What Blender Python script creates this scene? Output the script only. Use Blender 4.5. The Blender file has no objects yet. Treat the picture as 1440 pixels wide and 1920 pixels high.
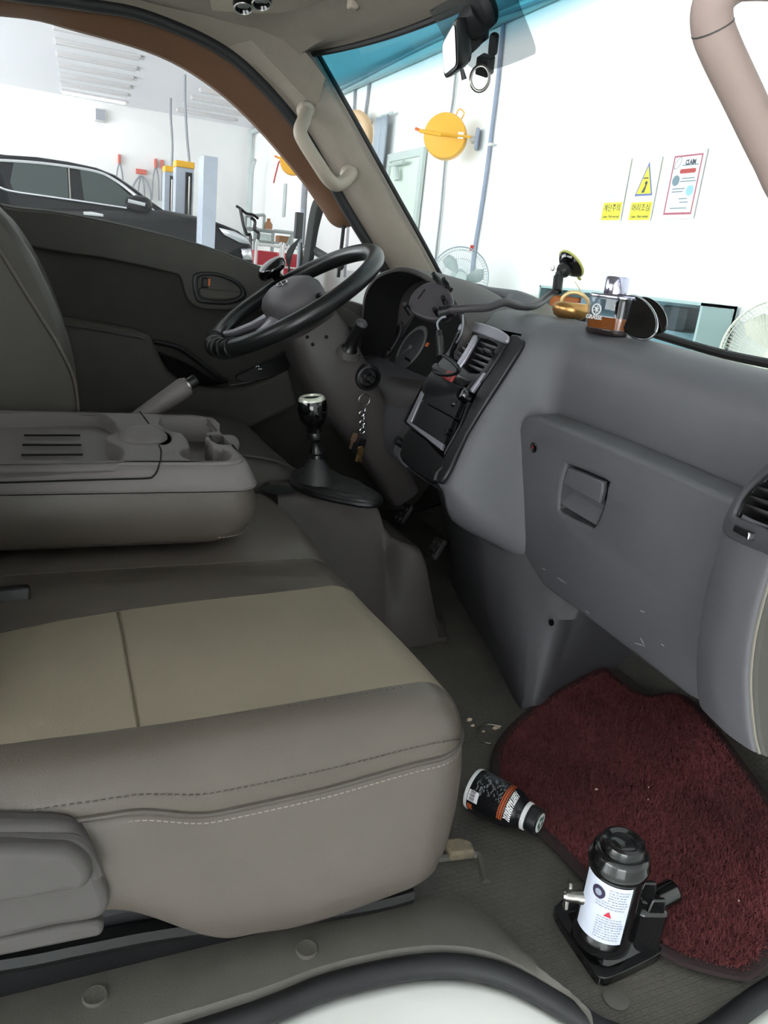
import bpy, bmesh, math, random
from mathutils import Vector as V, Matrix
random.seed(7)
SC = bpy.context.scene
COL = SC.collection
# ------------------------------------------------------------------ camera
# X = truck forward, Y = towards the driver's side, Z = up, z 0 = cab floor
F = 1440.0
PITCH, ROLL, YAW = math.radians(17.5), math.radians(6.3), math.radians(25.0)
EYE = V((0, -1.29, 0.70))
_fh = V((math.sin(YAW), math.cos(YAW), 0)); _rt = V((math.cos(YAW), -math.sin(YAW), 0)); _up = V((0, 0, 1))
FW = _fh*math.cos(PITCH) - _up*math.sin(PITCH)
UPV = _fh*math.sin(PITCH) + _up*math.cos(PITCH)
_c, _s = math.cos(ROLL), math.sin(ROLL)
cx = _rt*_c + UPV*_s; cy = UPV*_c - _rt*_s; cz = -FW
cam = bpy.data.cameras.new('camera'); camo = bpy.data.objects.new('camera', cam); COL.objects.link(camo)
camo.matrix_world = Matrix(((cx.x, cy.x, cz.x, EYE.x), (cx.y, cy.y, cz.y, EYE.y), (cx.z, cy.z, cz.z, EYE.z), (0, 0, 0, 1)))
cam.sensor_fit = 'VERTICAL'; cam.sensor_height = 36; cam.sensor_width = 27; cam.lens = 36*F/1920
cam.clip_start = 0.02; cam.clip_end = 200
SC.camera = camo
# ------------------------------------------------------------------ daylight and exposure
W = bpy.data.worlds.new('daylight'); SC.world = W; W.use_nodes = True
bg = W.node_tree.nodes['Background']; bg.inputs[0].default_value = (0.93, 0.97, 1.0, 1); bg.inputs[1].default_value = 4.0
SC.view_settings.view_transform = 'Standard'; SC.view_settings.look = 'None'
SC.view_settings.gamma = 1; SC.view_settings.use_curve_mapping = False
SC.view_settings.exposure = 1.0
SC.cycles.max_bounces = 8; SC.cycles.transparent_max_bounces = 16; SC.cycles.use_denoising = True
# ------------------------------------------------------------------ points of the place
def ray(px, py):
    a, b = px-720, py-960
    return FW + _rt*((a*_c+b*_s)/F) - UPV*((-a*_s+b*_c)/F)
def onX(px, py, X): d = ray(px, py); return EYE + d*((X-EYE.x)/d.x)
def onY(px, py, Y): d = ray(px, py); return EYE + d*((Y-EYE.y)/d.y)
def onZ(px, py, Z): d = ray(px, py); return EYE + d*((Z-EYE.z)/d.z)
def onP(px, py, p0, n): d = ray(px, py); n = V(n); return EYE + d*((V(p0)-EYE).dot(n)/d.dot(n))
def onF(px, py, fr): return onP(px, py, fr[0], fr[3])
def ws(y, z):                       # windscreen surface: x for a height
    s = (z-.62)/.55; k = (y/.7)**2
    return (1.17-.09*k)*(1-s) + (.662-.057*k)*s
def onW(px, py):
    p = onX(px, py, 1.0)
    for i in range(30): p = onX(px, py, .5*p.x+.5*ws(p.y, p.z))
    return p
# ------------------------------------------------------------------ materials
MT = {}
def srgb(c):
    return tuple(((v/255)/12.92 if v/255 <= .04045 else ((v/255+.055)/1.055)**2.4) for v in c)
def mat(name, col, rough=.5, metal=0., bump=0., bscale=300., var=0., vscale=12., spec=.5, coat=0., detail=3., bdist=.001, col2=None, emit=0.):
    """col is an sRGB 0-255 triple; bump = grain, var = soft colour variation"""
    if name in MT: return MT[name]
    m = bpy.data.materials.new(name); m.use_nodes = True; nt = m.node_tree; b = nt.nodes['Principled BSDF']
    c = srgb(col); b.inputs['Base Color'].default_value = (*c, 1)
    b.inputs['Roughness'].default_value = rough; b.inputs['Metallic'].default_value = metal
    b.inputs['Specular IOR Level'].default_value = spec; b.inputs['Coat Weight'].default_value = coat; b.inputs['Coat Roughness'].default_value = .08
    if emit: b.inputs['Emission Color'].default_value = (*c, 1); b.inputs['Emission Strength'].default_value = emit
    tc = nt.nodes.new('ShaderNodeTexCoord')
    if var or col2:
        n = nt.nodes.new('ShaderNodeTexNoise'); n.inputs['Scale'].default_value = vscale; n.inputs['Detail'].default_value = 6
        n.inputs['Roughness'].default_value = .65
        nt.links.new(tc.outputs['Object'], n.inputs['Vector'])
        r = nt.nodes.new('ShaderNodeValToRGB'); r.color_ramp.elements[0].position = .3; r.color_ramp.elements[1].position = .72
        if col2: a, d = c, srgb(col2)
        else: a = tuple(v*(1-var) for v in c); d = tuple(min(1, v*(1+var)) for v in c)
        r.color_ramp.elements[0].color = (*a, 1); r.color_ramp.elements[1].color = (*d, 1)
        nt.links.new(n.outputs['Fac'], r.inputs[0]); nt.links.new(r.outputs[0], b.inputs['Base Color'])
    if bump:
        n = nt.nodes.new('ShaderNodeTexNoise'); n.inputs['Scale'].default_value = bscale; n.inputs['Detail'].default_value = detail
        nt.links.new(tc.outputs['Object'], n.inputs['Vector'])
        bp = nt.nodes.new('ShaderNodeBump'); bp.inputs['Strength'].default_value = bump; bp.inputs['Distance'].default_value = bdist
        nt.links.new(n.outputs['Fac'], bp.inputs['Height']); nt.links.new(bp.outputs['Normal'], b.inputs['Normal'])
    MT[name] = m; return m
def glass(name, tint, refl=.03, band=None):
    m = bpy.data.materials.new(name); m.use_nodes = True; nt = m.node_tree; nt.nodes.remove(nt.nodes['Principled BSDF'])
    out = nt.nodes['Material Output']; t = nt.nodes.new('ShaderNodeBsdfTransparent'); g = nt.nodes.new('ShaderNodeBsdfGlossy'); mx = nt.nodes.new('ShaderNodeMixShader')
    t.inputs[0].default_value = (*tint, 1); g.inputs['Roughness'].default_value = .02
    lw = nt.nodes.new('ShaderNodeLayerWeight'); pw = nt.nodes.new('ShaderNodeMath'); pw.operation = 'POWER'; pw.inputs[1].default_value = 5
    nt.links.new(lw.outputs['Facing'], pw.inputs[0]); fr = nt.nodes.new('ShaderNodeMath'); fr.operation = 'MULTIPLY_ADD'; fr.inputs[1].default_value = .5; fr.inputs[2].default_value = refl
    nt.links.new(pw.outputs[0], fr.inputs[0])
    if band:                         # shade band dyed into the top of the screen
        ge = nt.nodes.new('ShaderNodeNewGeometry'); sp = nt.nodes.new('ShaderNodeSeparateXYZ'); mr = nt.nodes.new('ShaderNodeMapRange')
        nt.links.new(ge.outputs['Position'], sp.inputs[0]); nt.links.new(sp.outputs['Z'], mr.inputs['Value'])
        mr.inputs['From Min'].default_value = band[0]; mr.inputs['From Max'].default_value = band[1]; mr.interpolation_type = 'SMOOTHSTEP'
        mc = nt.nodes.new('ShaderNodeMix'); mc.data_type = 'RGBA'; mc.inputs[6].default_value = (*tint, 1); mc.inputs[7].default_value = (*band[2], 1)
        nt.links.new(mr.outputs[0], mc.inputs[0]); nt.links.new(mc.outputs[2], t.inputs[0])
    nt.links.new(fr.outputs[0], mx.inputs[0]); nt.links.new(t.outputs[0], mx.inputs[1]); nt.links.new(g.outputs[0], mx.inputs[2]); nt.links.new(mx.outputs[0], out.inputs[0])
    MT[name] = m; return m
# ------------------------------------------------------------------ building helpers
def origin(o):
    v = V((0, 0, 0))
    while o: v += o.location; o = o.parent
    return v
def tag(o, label=None, cat=None, group=None, kind=None):
    for k, v in (('label', label), ('category', cat), ('group', group), ('kind', kind)):
        if v: o[k] = v
    return o
def thing(name, loc, label, cat, group=None):
    o = bpy.data.objects.new(name, None); COL.objects.link(o); o.location = V(loc); o.empty_display_size = .05
    return tag(o, label, cat, group)
def mesh(name, verts, faces, m, parent=None, smooth=True, bevel=0., bseg=2, subd=0, solid=0., angle=40, flip=False):
    verts = [V(v) for v in verts]
    lo = V([min(v[i] for v in verts) for i in range(3)]); hi = V([max(v[i] for v in verts) for i in range(3)])
    org = V(((lo.x+hi.x)/2, (lo.y+hi.y)/2, lo.z))
    me = bpy.data.meshes.new(name); me.from_pydata([v-org for v in verts], [], faces)
    bm = bmesh.new(); bm.from_mesh(me)
    bmesh.ops.remove_doubles(bm, verts=bm.verts, dist=1e-6); bmesh.ops.recalc_face_normals(bm, faces=bm.faces)
    if flip: bmesh.ops.reverse_faces(bm, faces=bm.faces)
    bm.to_mesh(me); bm.free()
    if smooth:
        me.polygons.foreach_set('use_smooth', [True]*len(me.polygons))
        if hasattr(me, 'set_sharp_from_angle') and not subd: me.set_sharp_from_angle(angle=math.radians(angle))
    o = bpy.data.objects.new(name, me); COL.objects.link(o); o.parent = parent
    o.location = org - origin(parent)
    if isinstance(m, (list, tuple)):
        for k in m: me.materials.append(MT[k])
    else: me.materials.append(MT[m])
    if subd:
        s = o.modifiers.new('sub', 'SUBSURF'); s.levels = s.render_levels = subd
    if solid:
        s = o.modifiers.new('solid', 'SOLIDIFY'); s.thickness = solid; s.offset = -1
    if bevel:
        b = o.modifiers.new('bevel', 'BEVEL'); b.width = bevel; b.segments = bseg; b.limit_method = 'ANGLE'; b.angle_limit = math.radians(35); b.harden_normals = False
    return o
def cr(pts, n=8, closed=False):
    pts = [V(p) for p in pts]; out = []; N = len(pts)
    for i in range(N if closed else N-1):
        if closed: a, b, c, d = pts[i-1], pts[i], pts[(i+1) % N], pts[(i+2) % N]
        else: a, b, c, d = pts[max(i-1, 0)], pts[i], pts[i+1], pts[min(i+2, N-1)]
        for k in range(n):
            t = k/n; t2 = t*t; t3 = t2*t
            out.append(.5*((2*b)+(c-a)*t+(2*a-5*b+4*c-d)*t2+(3*b-a-3*c+d)*t3))
    if not closed: out.append(pts[-1])
    return out
def gridfaces(nr, nc, closed=False):
    f = []
    for i in range(nr-1):
        for j in range(nc if closed else nc-1):
            k = (j+1) % nc; f.append((i*nc+j, i*nc+k, (i+1)*nc+k, (i+1)*nc+j))
    return f
def surf(name, rows, m, parent=None, **k):
    nc = len(rows[0]); return mesh(name, [p for r in rows for p in r], gridfaces(len(rows), nc), m, parent, **k)
def loft(name, rings, m, parent=None, caps=True, **k):
    nc = len(rings[0]); f = gridfaces(len(rings), nc, True)
    if caps: f += [tuple(range(nc-1, -1, -1)), tuple(range((len(rings)-1)*nc, len(rings)*nc))]
    return mesh(name, [p for r in rings for p in r], f, m, parent, **k)
def tube(name, pts, r, m, parent=None, closed=False, n=10, flat=1., caps=True, **k):
    pts = [V(p) for p in pts]; N = len(pts); rings = []; nrm = None
    for i in range(N):
        if closed: t = pts[(i+1) % N]-pts[i-1]
        else: t = pts[min(i+1, N-1)]-pts[max(i-1, 0)]
        t = t.normalized() if t.length > 1e-9 else V((0, 0, 1))
        if nrm is None:
            nrm = t.cross(V((0, 0, 1)) if abs(t.z) < .9 else V((1, 0, 0))).normalized()
        nrm = (nrm - t*nrm.dot(t)).normalized(); bn = t.cross(nrm)
        rr = r[i] if isinstance(r, (list, tuple)) else r
        rings.append([pts[i]+nrm*(rr*math.cos(2*math.pi*j/n))+bn*(rr*flat*math.sin(2*math.pi*j/n)) for j in range(n)])
    if closed: rings.append(rings[0]); caps = False
    return loft(name, rings, m, parent, caps=caps, **k)
def frame(o, ux, uy=None, uz=None):
    """(origin, u, v, w) right-handed"""
    ux = V(ux).normalized()
    if uz is not None: uz = V(uz); uz = (uz-ux*uz.dot(ux)).normalized(); uy = uz.cross(ux)
    else: uy = V(uy); uy = (uy-ux*uy.dot(ux)).normalized(); uz = ux.cross(uy)
    return (V(o), ux, uy, uz)
def fp(fr, a, b, c=0): return fr[0]+fr[1]*a+fr[2]*b+fr[3]*c
def loc(fr, p): d = V(p)-fr[0]; return (d.dot(fr[1]), d.dot(fr[2]))
def move(fr, a, b, c=0): return (fp(fr, a, b, c), fr[1], fr[2], fr[3])
def lathe(name, prof, m, parent, fr, n=32, **k):
    """prof: (radius, height) pairs turned about the frame's w axis"""
    rings = [[fp(fr, r*math.cos(2*math.pi*j/n), r*math.sin(2*math.pi*j/n), h) for j in range(n)] for r, h in prof]
    return loft(name, rings, m, parent, **k)
def box(name, c, s, m, parent=None, fr=None, bevel=.0, **k):
    fr = fr or frame((0, 0, 0), (1, 0, 0), (0, 1, 0)); x, y, z = [v/2 for v in s]
    vs = [fp(fr, c[0]+a*x, c[1]+b*y, c[2]+d*z) for a in (-1, 1) for b in (-1, 1) for d in (-1, 1)]
    return mesh(name, vs, [(0, 1, 3, 2), (4, 6, 7, 5), (0, 4, 5, 1), (2, 3, 7, 6), (0, 2, 6, 4), (1, 5, 7, 3)], m, parent, bevel=bevel, **k)
def prism(name, poly, fr, c0, c1, m, parent=None, bevel=0., **k):
    n = len(poly); vs = [fp(fr, a, b, c0) for a, b in poly]+[fp(fr, a, b, c1) for a, b in poly]
    f = [tuple(range(n-1, -1, -1)), tuple(range(n, 2*n))]+[(i, (i+1) % n, n+(i+1) % n, n+i) for i in range(n)]
    return mesh(name, vs, f, m, parent, bevel=bevel, **k)
def rrect(w, h, r, n=5, cx=0, cy=0):
    out = []
    for sx, sy, a0 in ((1, 1, 0), (-1, 1, 90), (-1, -1, 180), (1, -1, 270)):
        for i in range(n+1):
            a = math.radians(a0+90*i/n); out.append((cx+sx*(w/2-r)+r*math.cos(a), cy+sy*(h/2-r)+r*math.sin(a)))
    return out
def circ(r, n=24, cx=0, cy=0, ry=None): return [(cx+r*math.cos(2*math.pi*i/n), cy+(ry or r)*math.sin(2*math.pi*i/n)) for i in range(n)]
def cr2(pts, n=5, closed=True): return [(p.x, p.y) for p in cr([(a, b, 0) for a, b in pts], n, closed)]
def _curve2mesh(cu):
    o = bpy.data.objects.new('tmp', cu); COL.objects.link(o)
    me = bpy.data.meshes.new_from_object(o.evaluated_get(bpy.context.evaluated_depsgraph_get())); bpy.data.objects.remove(o)
    vs = [v.co.copy() for v in me.vertices]; fs = [tuple(p.vertices) for p in me.polygons]; bpy.data.meshes.remove(me)
    return vs, fs
def plate(name, outer, holes, fr, c0, c1, m, parent=None, edge=0., **k):
    """flat plate with holes, edges rounded by edge"""
    cu = bpy.data.curves.new('tmp', 'CURVE'); cu.dimensions = '2D'; cu.fill_mode = 'BOTH'
    cu.extrude = abs(c1-c0)/2-edge; cu.bevel_depth = edge; cu.bevel_resolution = 2; cu.offset = -edge
    for lp in [outer]+list(holes):
        s = cu.splines.new('POLY'); s.points.add(len(lp)-1); s.use_cyclic_u = True
        for p, q in zip(s.points, lp): p.co = (q[0], q[1], 0, 1)
    vs, fs = _curve2mesh(cu); mid = (c0+c1)/2
    return mesh(name, [fp(fr, v.x, v.y, v.z+mid) for v in vs], fs, m, parent, **k)
def well(name, outline, fr, c_top, depth, m, parent=None, floor=True, taper=1., **k):
    n = len(outline); gx = sum(p[0] for p in outline)/n; gy = sum(p[1] for p in outline)/n
    lo = [(gx+(a-gx)*taper, gy+(b-gy)*taper) for a, b in outline]
    vs = [fp(fr, a, b, c_top) for a, b in outline]+[fp(fr, a, b, c_top-depth) for a, b in lo]
    f = [(i, (i+1) % n, n+(i+1) % n, n+i) for i in range(n)]
    if floor: f.append(tuple(range(n, 2*n)))
    return mesh(name, vs, f, m, parent, solid=0, **k)
def text(name, body, fr, size, m, parent=None, depth=.0006, align='CENTER', sx=1., shear=0., bold=0.):
    cu = bpy.data.curves.new('tmp', 'FONT'); cu.body = body; cu.size = size; cu.align_x = align; cu.align_y = 'CENTER'; cu.extrude = depth/2; cu.resolution_u = 3; cu.shear = shear; cu.offset = bold
    vs, fs = _curve2mesh(cu)
    return mesh(name, [fp(fr, v.x*sx, v.y, v.z+depth/2) for v in vs], fs, m, parent, smooth=False)
def multi(name, chunks, m, parent=None, **k):
    """several (verts, faces) joined in one mesh"""
    vs, fs = [], []
    for a, b in chunks:
        o = len(vs); vs += a; fs += [tuple(i+o for i in f) for f in b]
    return mesh(name, vs, fs, m, parent, **k)
def tubedata(pts, r, n=6, closed=False):
    pts = [V(p) for p in pts]; N = len(pts); vs = []; nrm = None
    for i in range(N):
        t = (pts[(i+1) % N]-pts[i-1]) if closed else pts[min(i+1, N-1)]-pts[max(i-1, 0)]
        t = t.normalized()
        if nrm is None: nrm = t.cross(V((0, 0, 1)) if abs(t.z) < .9 else V((1, 0, 0))).normalized()
        nrm = (nrm-t*nrm.dot(t)).normalized(); bn = t.cross(nrm)
        vs += [pts[i]+nrm*(r*math.cos(2*math.pi*j/n))+bn*(r*math.sin(2*math.pi*j/n)) for j in range(n)]
    f = gridfaces(N, n, True)
    if closed: f += [((N-1)*n+j, (N-1)*n+(j+1) % n, (j+1) % n, j) for j in range(n)]
    return vs, f
def copytree(o, parent=None):
    c = o.copy(); COL.objects.link(c); c.parent = parent
    for ch in [x for x in bpy.data.objects if x.parent == o]: copytree(ch, c)
    return c
def lerp(a, b, t): return a+(b-a)*t
def sm(a, b, x): t = max(0, min(1, (x-a)/(b-a))); return t*t*(3-2*t)
def interp(xs, ys, x):
    if x <= xs[0]: return ys[0]
    for i in range(len(xs)-1):
        if x <= xs[i+1]: return lerp(ys[i], ys[i+1], sm(xs[i], xs[i+1], x))
    return ys[-1]
# ------------------------------------------------------------------ palette
mat('taupe', (150, 140, 128), .75, bump=.25, bscale=900, var=.05, vscale=40)
mat('headliner', (134, 125, 113), .8, bump=.25, bscale=900, var=.05, vscale=40)  # darker taupe: shading under the roof is put into the colour
mat('taupe_light', (178, 166, 150), .8, bump=.25, bscale=900, var=.04, vscale=40)
mat('handle_taupe', (166, 156, 140), .5, bump=.1, bscale=900)
mat('handle_tan', (166, 146, 138), .55, bump=.08, bscale=900)
mat('door_frame_brown', (96, 66, 44), .6, var=.1)
mat('black_rubber', (24, 24, 26), .6, bump=.2, bscale=400)
mat('black_plastic', (20, 20, 22), .38, bump=.06, bscale=700)
mat('black_gloss', (10, 10, 12), .08, coat=.5)
mat('black_satin', (16, 16, 17), .3)
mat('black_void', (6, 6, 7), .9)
mat('dash_grey', (92, 91, 94), .5, bump=.25, bscale=800, var=.06, vscale=9)
mat('dash_dark', (70, 69, 72), .55, bump=.25, bscale=800, var=.07, vscale=9)
mat('dash_top_lit', (126, 121, 110), .6, bump=.25, bscale=800, var=.05, vscale=9)  # lighter than the fascia: sunlight on the pad is put into the colour
mat('shroud', (76, 72, 70), .55, bump=.25, bscale=800, var=.06, vscale=12)
mat('door_panel', (72, 70, 64), .62, bump=.3, bscale=700, var=.08, vscale=12)
mat('door_cloth', (62, 61, 56), .85, bump=.35, bscale=1100, var=.08, vscale=20)
mat('console_plastic', (108, 102, 100), .5, bump=.22, bscale=900, var=.06, vscale=14)
mat('console_floor', (66, 61, 57), .6, bump=.25, bscale=800, var=.12, vscale=14)
mat('seat_leather', (94, 87, 80), .36, bump=.28, bscale=650, var=.07, vscale=8, detail=5)
mat('seat_leather_dark', (80, 74, 67), .34, bump=.28, bscale=650, var=.07, vscale=8, detail=5)
mat('seat_bolster', (90, 83, 75), .30, bump=.28, bscale=650, var=.07, vscale=8, detail=5)
mat('seat_centre', (134, 124, 106), .6, bump=.4, bscale=600, var=.07, vscale=7)
mat('seat_driver', (70, 67, 61), .5, bump=.4, bscale=500, var=.06, vscale=9)
mat('thread', (150, 140, 130), .7)
mat('silver_trim', (176, 174, 182), .35, .6)
mat('chrome', (225, 225, 228), .08, 1.)
mat('steel', (150, 148, 142), .3, 1.)
mat('white_paint', (232, 232, 226), .25, coat=.4)
mat('garage_white', (246, 246, 244), .8, var=.02, vscale=.6)
mat('garage_ceiling', (240, 240, 244), .85)
mat('garage_floor', (196, 200, 194), .35, var=.1, vscale=1.2)
mat('grey_cable', (150, 154, 160), .6)
mat('red_plastic', (190, 40, 34), .45)
mat('orange', (226, 110, 50), .5)
mat('white_label', (232, 232, 230), .5)
# ================================================================== THE GARAGE SHELL
def struct(o, label=None): return tag(o, label, None, None, 'structure')
GZ, CZ, WX, WY = -.75, 3.37, 4.5, 17.5
struct(box('floor_garage', (-2, 5, GZ-.05), (14, 26, .1), 'garage_floor'), 'smooth grey garage floor under the truck')
struct(box('wall_front', (WX+.1, 5.75, (GZ+CZ)/2), (.2, 23.5, CZ-GZ), 'garage_white'), 'bright white garage wall ahead of the windscreen')
struct(box('wall_left', (-2.1, WY+.1, (GZ+CZ)/2), (13.4, .2, CZ-GZ), 'garage_white'), 'white garage wall beyond the black car')
struct(box('ceiling_garage', (-2, 6.45, CZ+.05), (13.6, 22.3, .1), 'garage_ceiling'), 'pale garage ceiling with rows of strip lamps')
_wr = frame((0, -4.6, 0), (1, 0, 0), (0, 0, 1))
struct(plate('wall_right', [(-8.7, GZ), (WX, GZ), (WX, CZ), (-8.7, CZ)], [[(-3.2, GZ+.02), (-.6, GZ+.02), (-.6, 1.5), (-3.2, 1.5)]], _wr, -.1, .1, 'garage_white', None), 'unseen white garage wall with an opening added for light on the passenger side')  # unseen wall; its opening is added to let in light from this side
# ================================================================== THE CAB SHELL
glass('glass_side', (.97, .975, .97)); glass('glass_front', (.93, .985, .965), band=(1.07, 1.12, (.11, .47, .60)))
mat('floor_rubber', (70, 69, 64), .62, bump=.4, bscale=160, col2=(96, 92, 84), vscale=7)
_m = MT['floor_rubber']; _nt = _m.node_tree; _b = _nt.nodes['Principled BSDF']
_br = _nt.nodes.new('ShaderNodeTexBrick'); _br.inputs['Scale'].default_value = 1.0; _br.inputs['Mortar Size'].default_value = .0016
_br.inputs['Brick Width'].default_value = .011; _br.inputs['Row Height'].default_value = .007; _br.inputs['Mortar Smooth'].default_value = .3
_tc = _nt.nodes.new('ShaderNodeTexCoord'); _nt.links.new(_tc.outputs['Object'], _br.inputs['Vector'])
_bp = _nt.nodes.new('ShaderNodeBump'); _bp.inputs['Strength'].default_value = .8; _bp.inputs['Distance'].default_value = .0016; _bp.invert = True
_nt.links.new(_br.outputs['Fac'], _bp.inputs['Height'])
_old = [l for l in _nt.links if l.to_socket == _b.inputs['Normal']][0].from_node
_nt.links.new(_bp.outputs['Normal'], _old.inputs['Normal'])
mat('sill_trim', (98, 95, 88), .6, bump=.3, bscale=500, col2=(74, 71, 66), vscale=5)
# edge of the floor along the door opening, then the floor itself
EDGE = cr([(-.7, -.74, 0), (-.3, -.745, 0)] + [onZ(*p, 0) for p in ((380, 1920), (620, 1832), (800, 1797), (930, 1812), (1050, 1872), (1130, 1922))]
          + [(.55, -.902, 0), (.598, -.907, 0), (.72, -.888, 0), (.95, -.87, 0), (1.25, -.86, 0)], 5)
fl = [p for p in EDGE]
n = len(fl)
_rg = []
for p in fl: _rg.append([V((p.x, lerp(p.y, .74, j/10), 0)) for j in range(11)]+[V((p.x, .74, -.03)), V((p.x, p.y, -.03))])
struct(loft('cab_floor', _rg, 'floor_rubber', None, smooth=False), 'grey ribbed rubber floor of the truck cab')
# firewall and toe board under the dashboard
_rows = []
for y in [-.88+i*.09 for i in range(19)]:
    _rows.append([V((1.02, y, -.005)), V((1.06, y, .03)), V((1.13, y, .14)), V((1.17, y, .28)), V((1.19, y, .60))])
struct(surf('wall_firewall', _rows, 'floor_rubber', None, solid=-.02), 'dark toe board in front of the pedals')
struct(box('wall_kick', (1.06, .752, .30), (.44, .02, .70), 'door_panel', None), 'dark kick panel beside the clutch pedal')
bwf = frame((-.72, 0, .45), (0, 1, 0), (0, 0, 1))
struct(plate('wall_cab_back', rrect(1.6, 1.62, .02), [rrect(1.2, .40, .05, cy=.45)], bwf, -.02, .02, 'taupe', None), 'back wall of the cab with a wide rear window')
struct(prism('window_3', rrect(1.22, .42, .05, cy=.45), bwf, -.003, .003, 'glass_side', None), 'rear window glass of the cab')
# door sill: grey scuff trim, rubber seal, white body step
_in = cr([onZ(*p, .006) for p in ((-600, 1920), (0, 1818), (300, 1765), (560, 1726), (770, 1690), (880, 1700), (960, 1760), (1040, 1840), (1085, 1890), (1112, 1925))], 6)
_out = []
for p in _in:
    q = min(EDGE, key=lambda e: (e.x-p.x)**2+.25*(e.y-p.y)**2); _out.append(V((q.x, q.y, .004)))
_rows = []
for a, b in zip(_in, _out):
    d = b-a; _rows.append([a+V((0, 0, -.008)), a+d*.03+V((0, 0, .003)), a+d*.3+V((0, 0, .007)), a+d*.6+V((0, 0, .009)), a+d*.9+V((0, 0, .006)), b+V((0, 0, -.006))])
sill = struct(surf('sill_trim_1', _rows, 'sill_trim', None), 'grey plastic scuff trim along the door sill')
for px, py in ((575, 1780), (178, 1868)):
    c = onZ(px, py, .0142); lathe('screw_cap', [(.0, -.002), (.0115, -.002), (.0118, .0014), (.0105, .0022), (.008, .0016), (.0, .0018)], 'sill_trim', sill, frame(c, (1, 0, 0), (0, 1, 0)), n=20)
c = onZ(1155, 1872, .001); fl_o = bpy.data.objects['cab_floor']
lathe('screw_cap', [(.0, -.002), (.014, -.002), (.0142, .001), (.0125, .002), (.0, .0015)], 'sill_trim', fl_o, frame(c, (1, 0, 0), (0, 1, 0)), n=20)
tube('seal', [p+V((0, -.006, -.004)) for p in EDGE], .0125, 'black_rubber', sill, n=10)
_rows = []
for p in EDGE:
    _rows.append([p+V((0, -.006, -.02)), p+V((0, -.02, -.022)), p+V((0, -.05, -.026)), p+V((0, -.12, -.045)), p+V((0, -.25, -.10)), p+V((0, -.33, -.17)), p+V((0, -.36, -.30))])
struct(surf('sill_step', _rows, 'white_paint', None, solid=.004), 'glossy white painted body step below the door sill')
struct(box('trim_seat_base', (-.19, -.20, .045), (1.02, .94, .09), 'black_plastic', None, bevel=.01), 'black seat platform under the cushions')
rl = cr([onY(*p, -.675) for p in ((-500, 1870), (0, 1800), (150, 1772), (310, 1742), (560, 1712), (700, 1690), (770, 1672))], 5)
tube('seat_rail', rl, .012, 'black_satin', bpy.data.objects['trim_seat_base'], n=8)
# ---- driver's door
DY = .74
bl = [onY(*p, DY) for p in ((0, 384), (117, 399), (272, 432), (389, 464), (505, 508), (590, 552))]
bl = cr([V((-.62, DY, .80)), V((-.3, DY, .775))]+bl+[V((.80, DY, .60)), V((1.02, DY, .55))], 6)
door = struct(thing('door_1', (.2, .77, -.03), 'dark grey closed driver door with pull pocket and oval latch recess', 'door')); del door['category']
_rows = []
for p in bl:
    h = p.z
    _rows.append([V((p.x, DY+.06, h-.005)), V((p.x, DY+.035, h+.004)), V((p.x, DY+.012, h)), V((p.x, DY+.002, h-.014)), V((p.x, DY, h-.05)), V((p.x, DY, h-.3)), V((p.x, DY, .1)), V((p.x, DY, -.03)), V((p.x, DY+.06, -.03))])
surf('panel', _rows, 'door_cloth', door)
DF = frame((0, DY, 0), (1, 0, 0), (0, 0, 1))          # w points to -Y (into the cab)
def dpx(pts, off=0): return [loc(DF, onY(px, py, DY-off)) for px, py in pts]
up = [(p.x, p.z-.004) for p in bl if -.5 < p.x < .72]
low = cr2(dpx([(760, 640), (640, 610), (540, 590), (450, 580), (375, 578), (347, 555), (336, 520), (315, 510), (200, 485), (100, 470), (0, 452), (-300, 400)]), 4, False)
prism('upper_trim', up+low, DF, -.005, .022, 'door_panel', door, bevel=.009, bseg=3)
# latch bezel, recess, lever and lock tab
bz = cr2(dpx([(362, 520), (380, 510), (415, 513), (448, 527), (463, 545), (458, 562), (430, 571), (390, 570), (368, 562)], .03), 4)
inn = cr2(dpx([(372, 525), (385, 517), (415, 520), (442, 533), (453, 547), (448, 557), (426, 563), (393, 562), (375, 556)], .03), 4)
plate('latch_bezel', bz, [inn], DF, .018, .03, 'black_plastic', door, edge=.003)
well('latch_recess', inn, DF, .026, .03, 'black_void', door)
lv = cr2(dpx([(375, 540), (400, 543), (450, 547), (448, 557), (426, 562), (393, 561), (376, 555)], .03), 3)
prism('latch_lever', lv, DF, .012, .026, 'door_panel', door, bevel=.003)
box('lock_tab', (*loc(DF, onY(384, 530, DY-.02)), .02), (.016, .024, .016), 'black_plastic', door, fr=DF, bevel=.003)
box('lock_mark', (*loc(DF, onY(391, 529, DY-.02)), .02), (.006, .018, .014), 'orange', door, fr=DF, bevel=.001)
# armrest and pocket
ar = cr2(dpx([(40, 588), (130, 598), (200, 608), (272, 624), (287, 640), (300, 668), (322, 700), (360, 720), (420, 728), (480, 718), (540, 690)], .05), 4, False)
prism('armrest', ar+dpx([(560, 760), (480, 800), (300, 900), (-100, 900), (-200, 575)], .05), DF, -.005, .055, 'door_panel', door, bevel=.012, bseg=3)
tube('armrest_edge', [fp(DF, a, b, .056) for a, b in cr2(dpx([(60, 598), (130, 609), (200, 620), (272, 634)], .05), 4, False)], .005, 'shroud', door, n=8)
pk = cr2(dpx([(300, 664), (325, 672), (362, 688), (400, 712), (425, 715), (400, 722), (350, 715), (320, 695)], .05), 4)
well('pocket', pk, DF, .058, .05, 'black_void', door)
tube('pull_edge', [fp(DF, a, b, .06) for a, b in cr2(dpx([(288, 640), (330, 650), (365, 672), (400, 700), (425, 715)], .05), 5, False)], .007, 'black_plastic', door, n=8)
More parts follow.
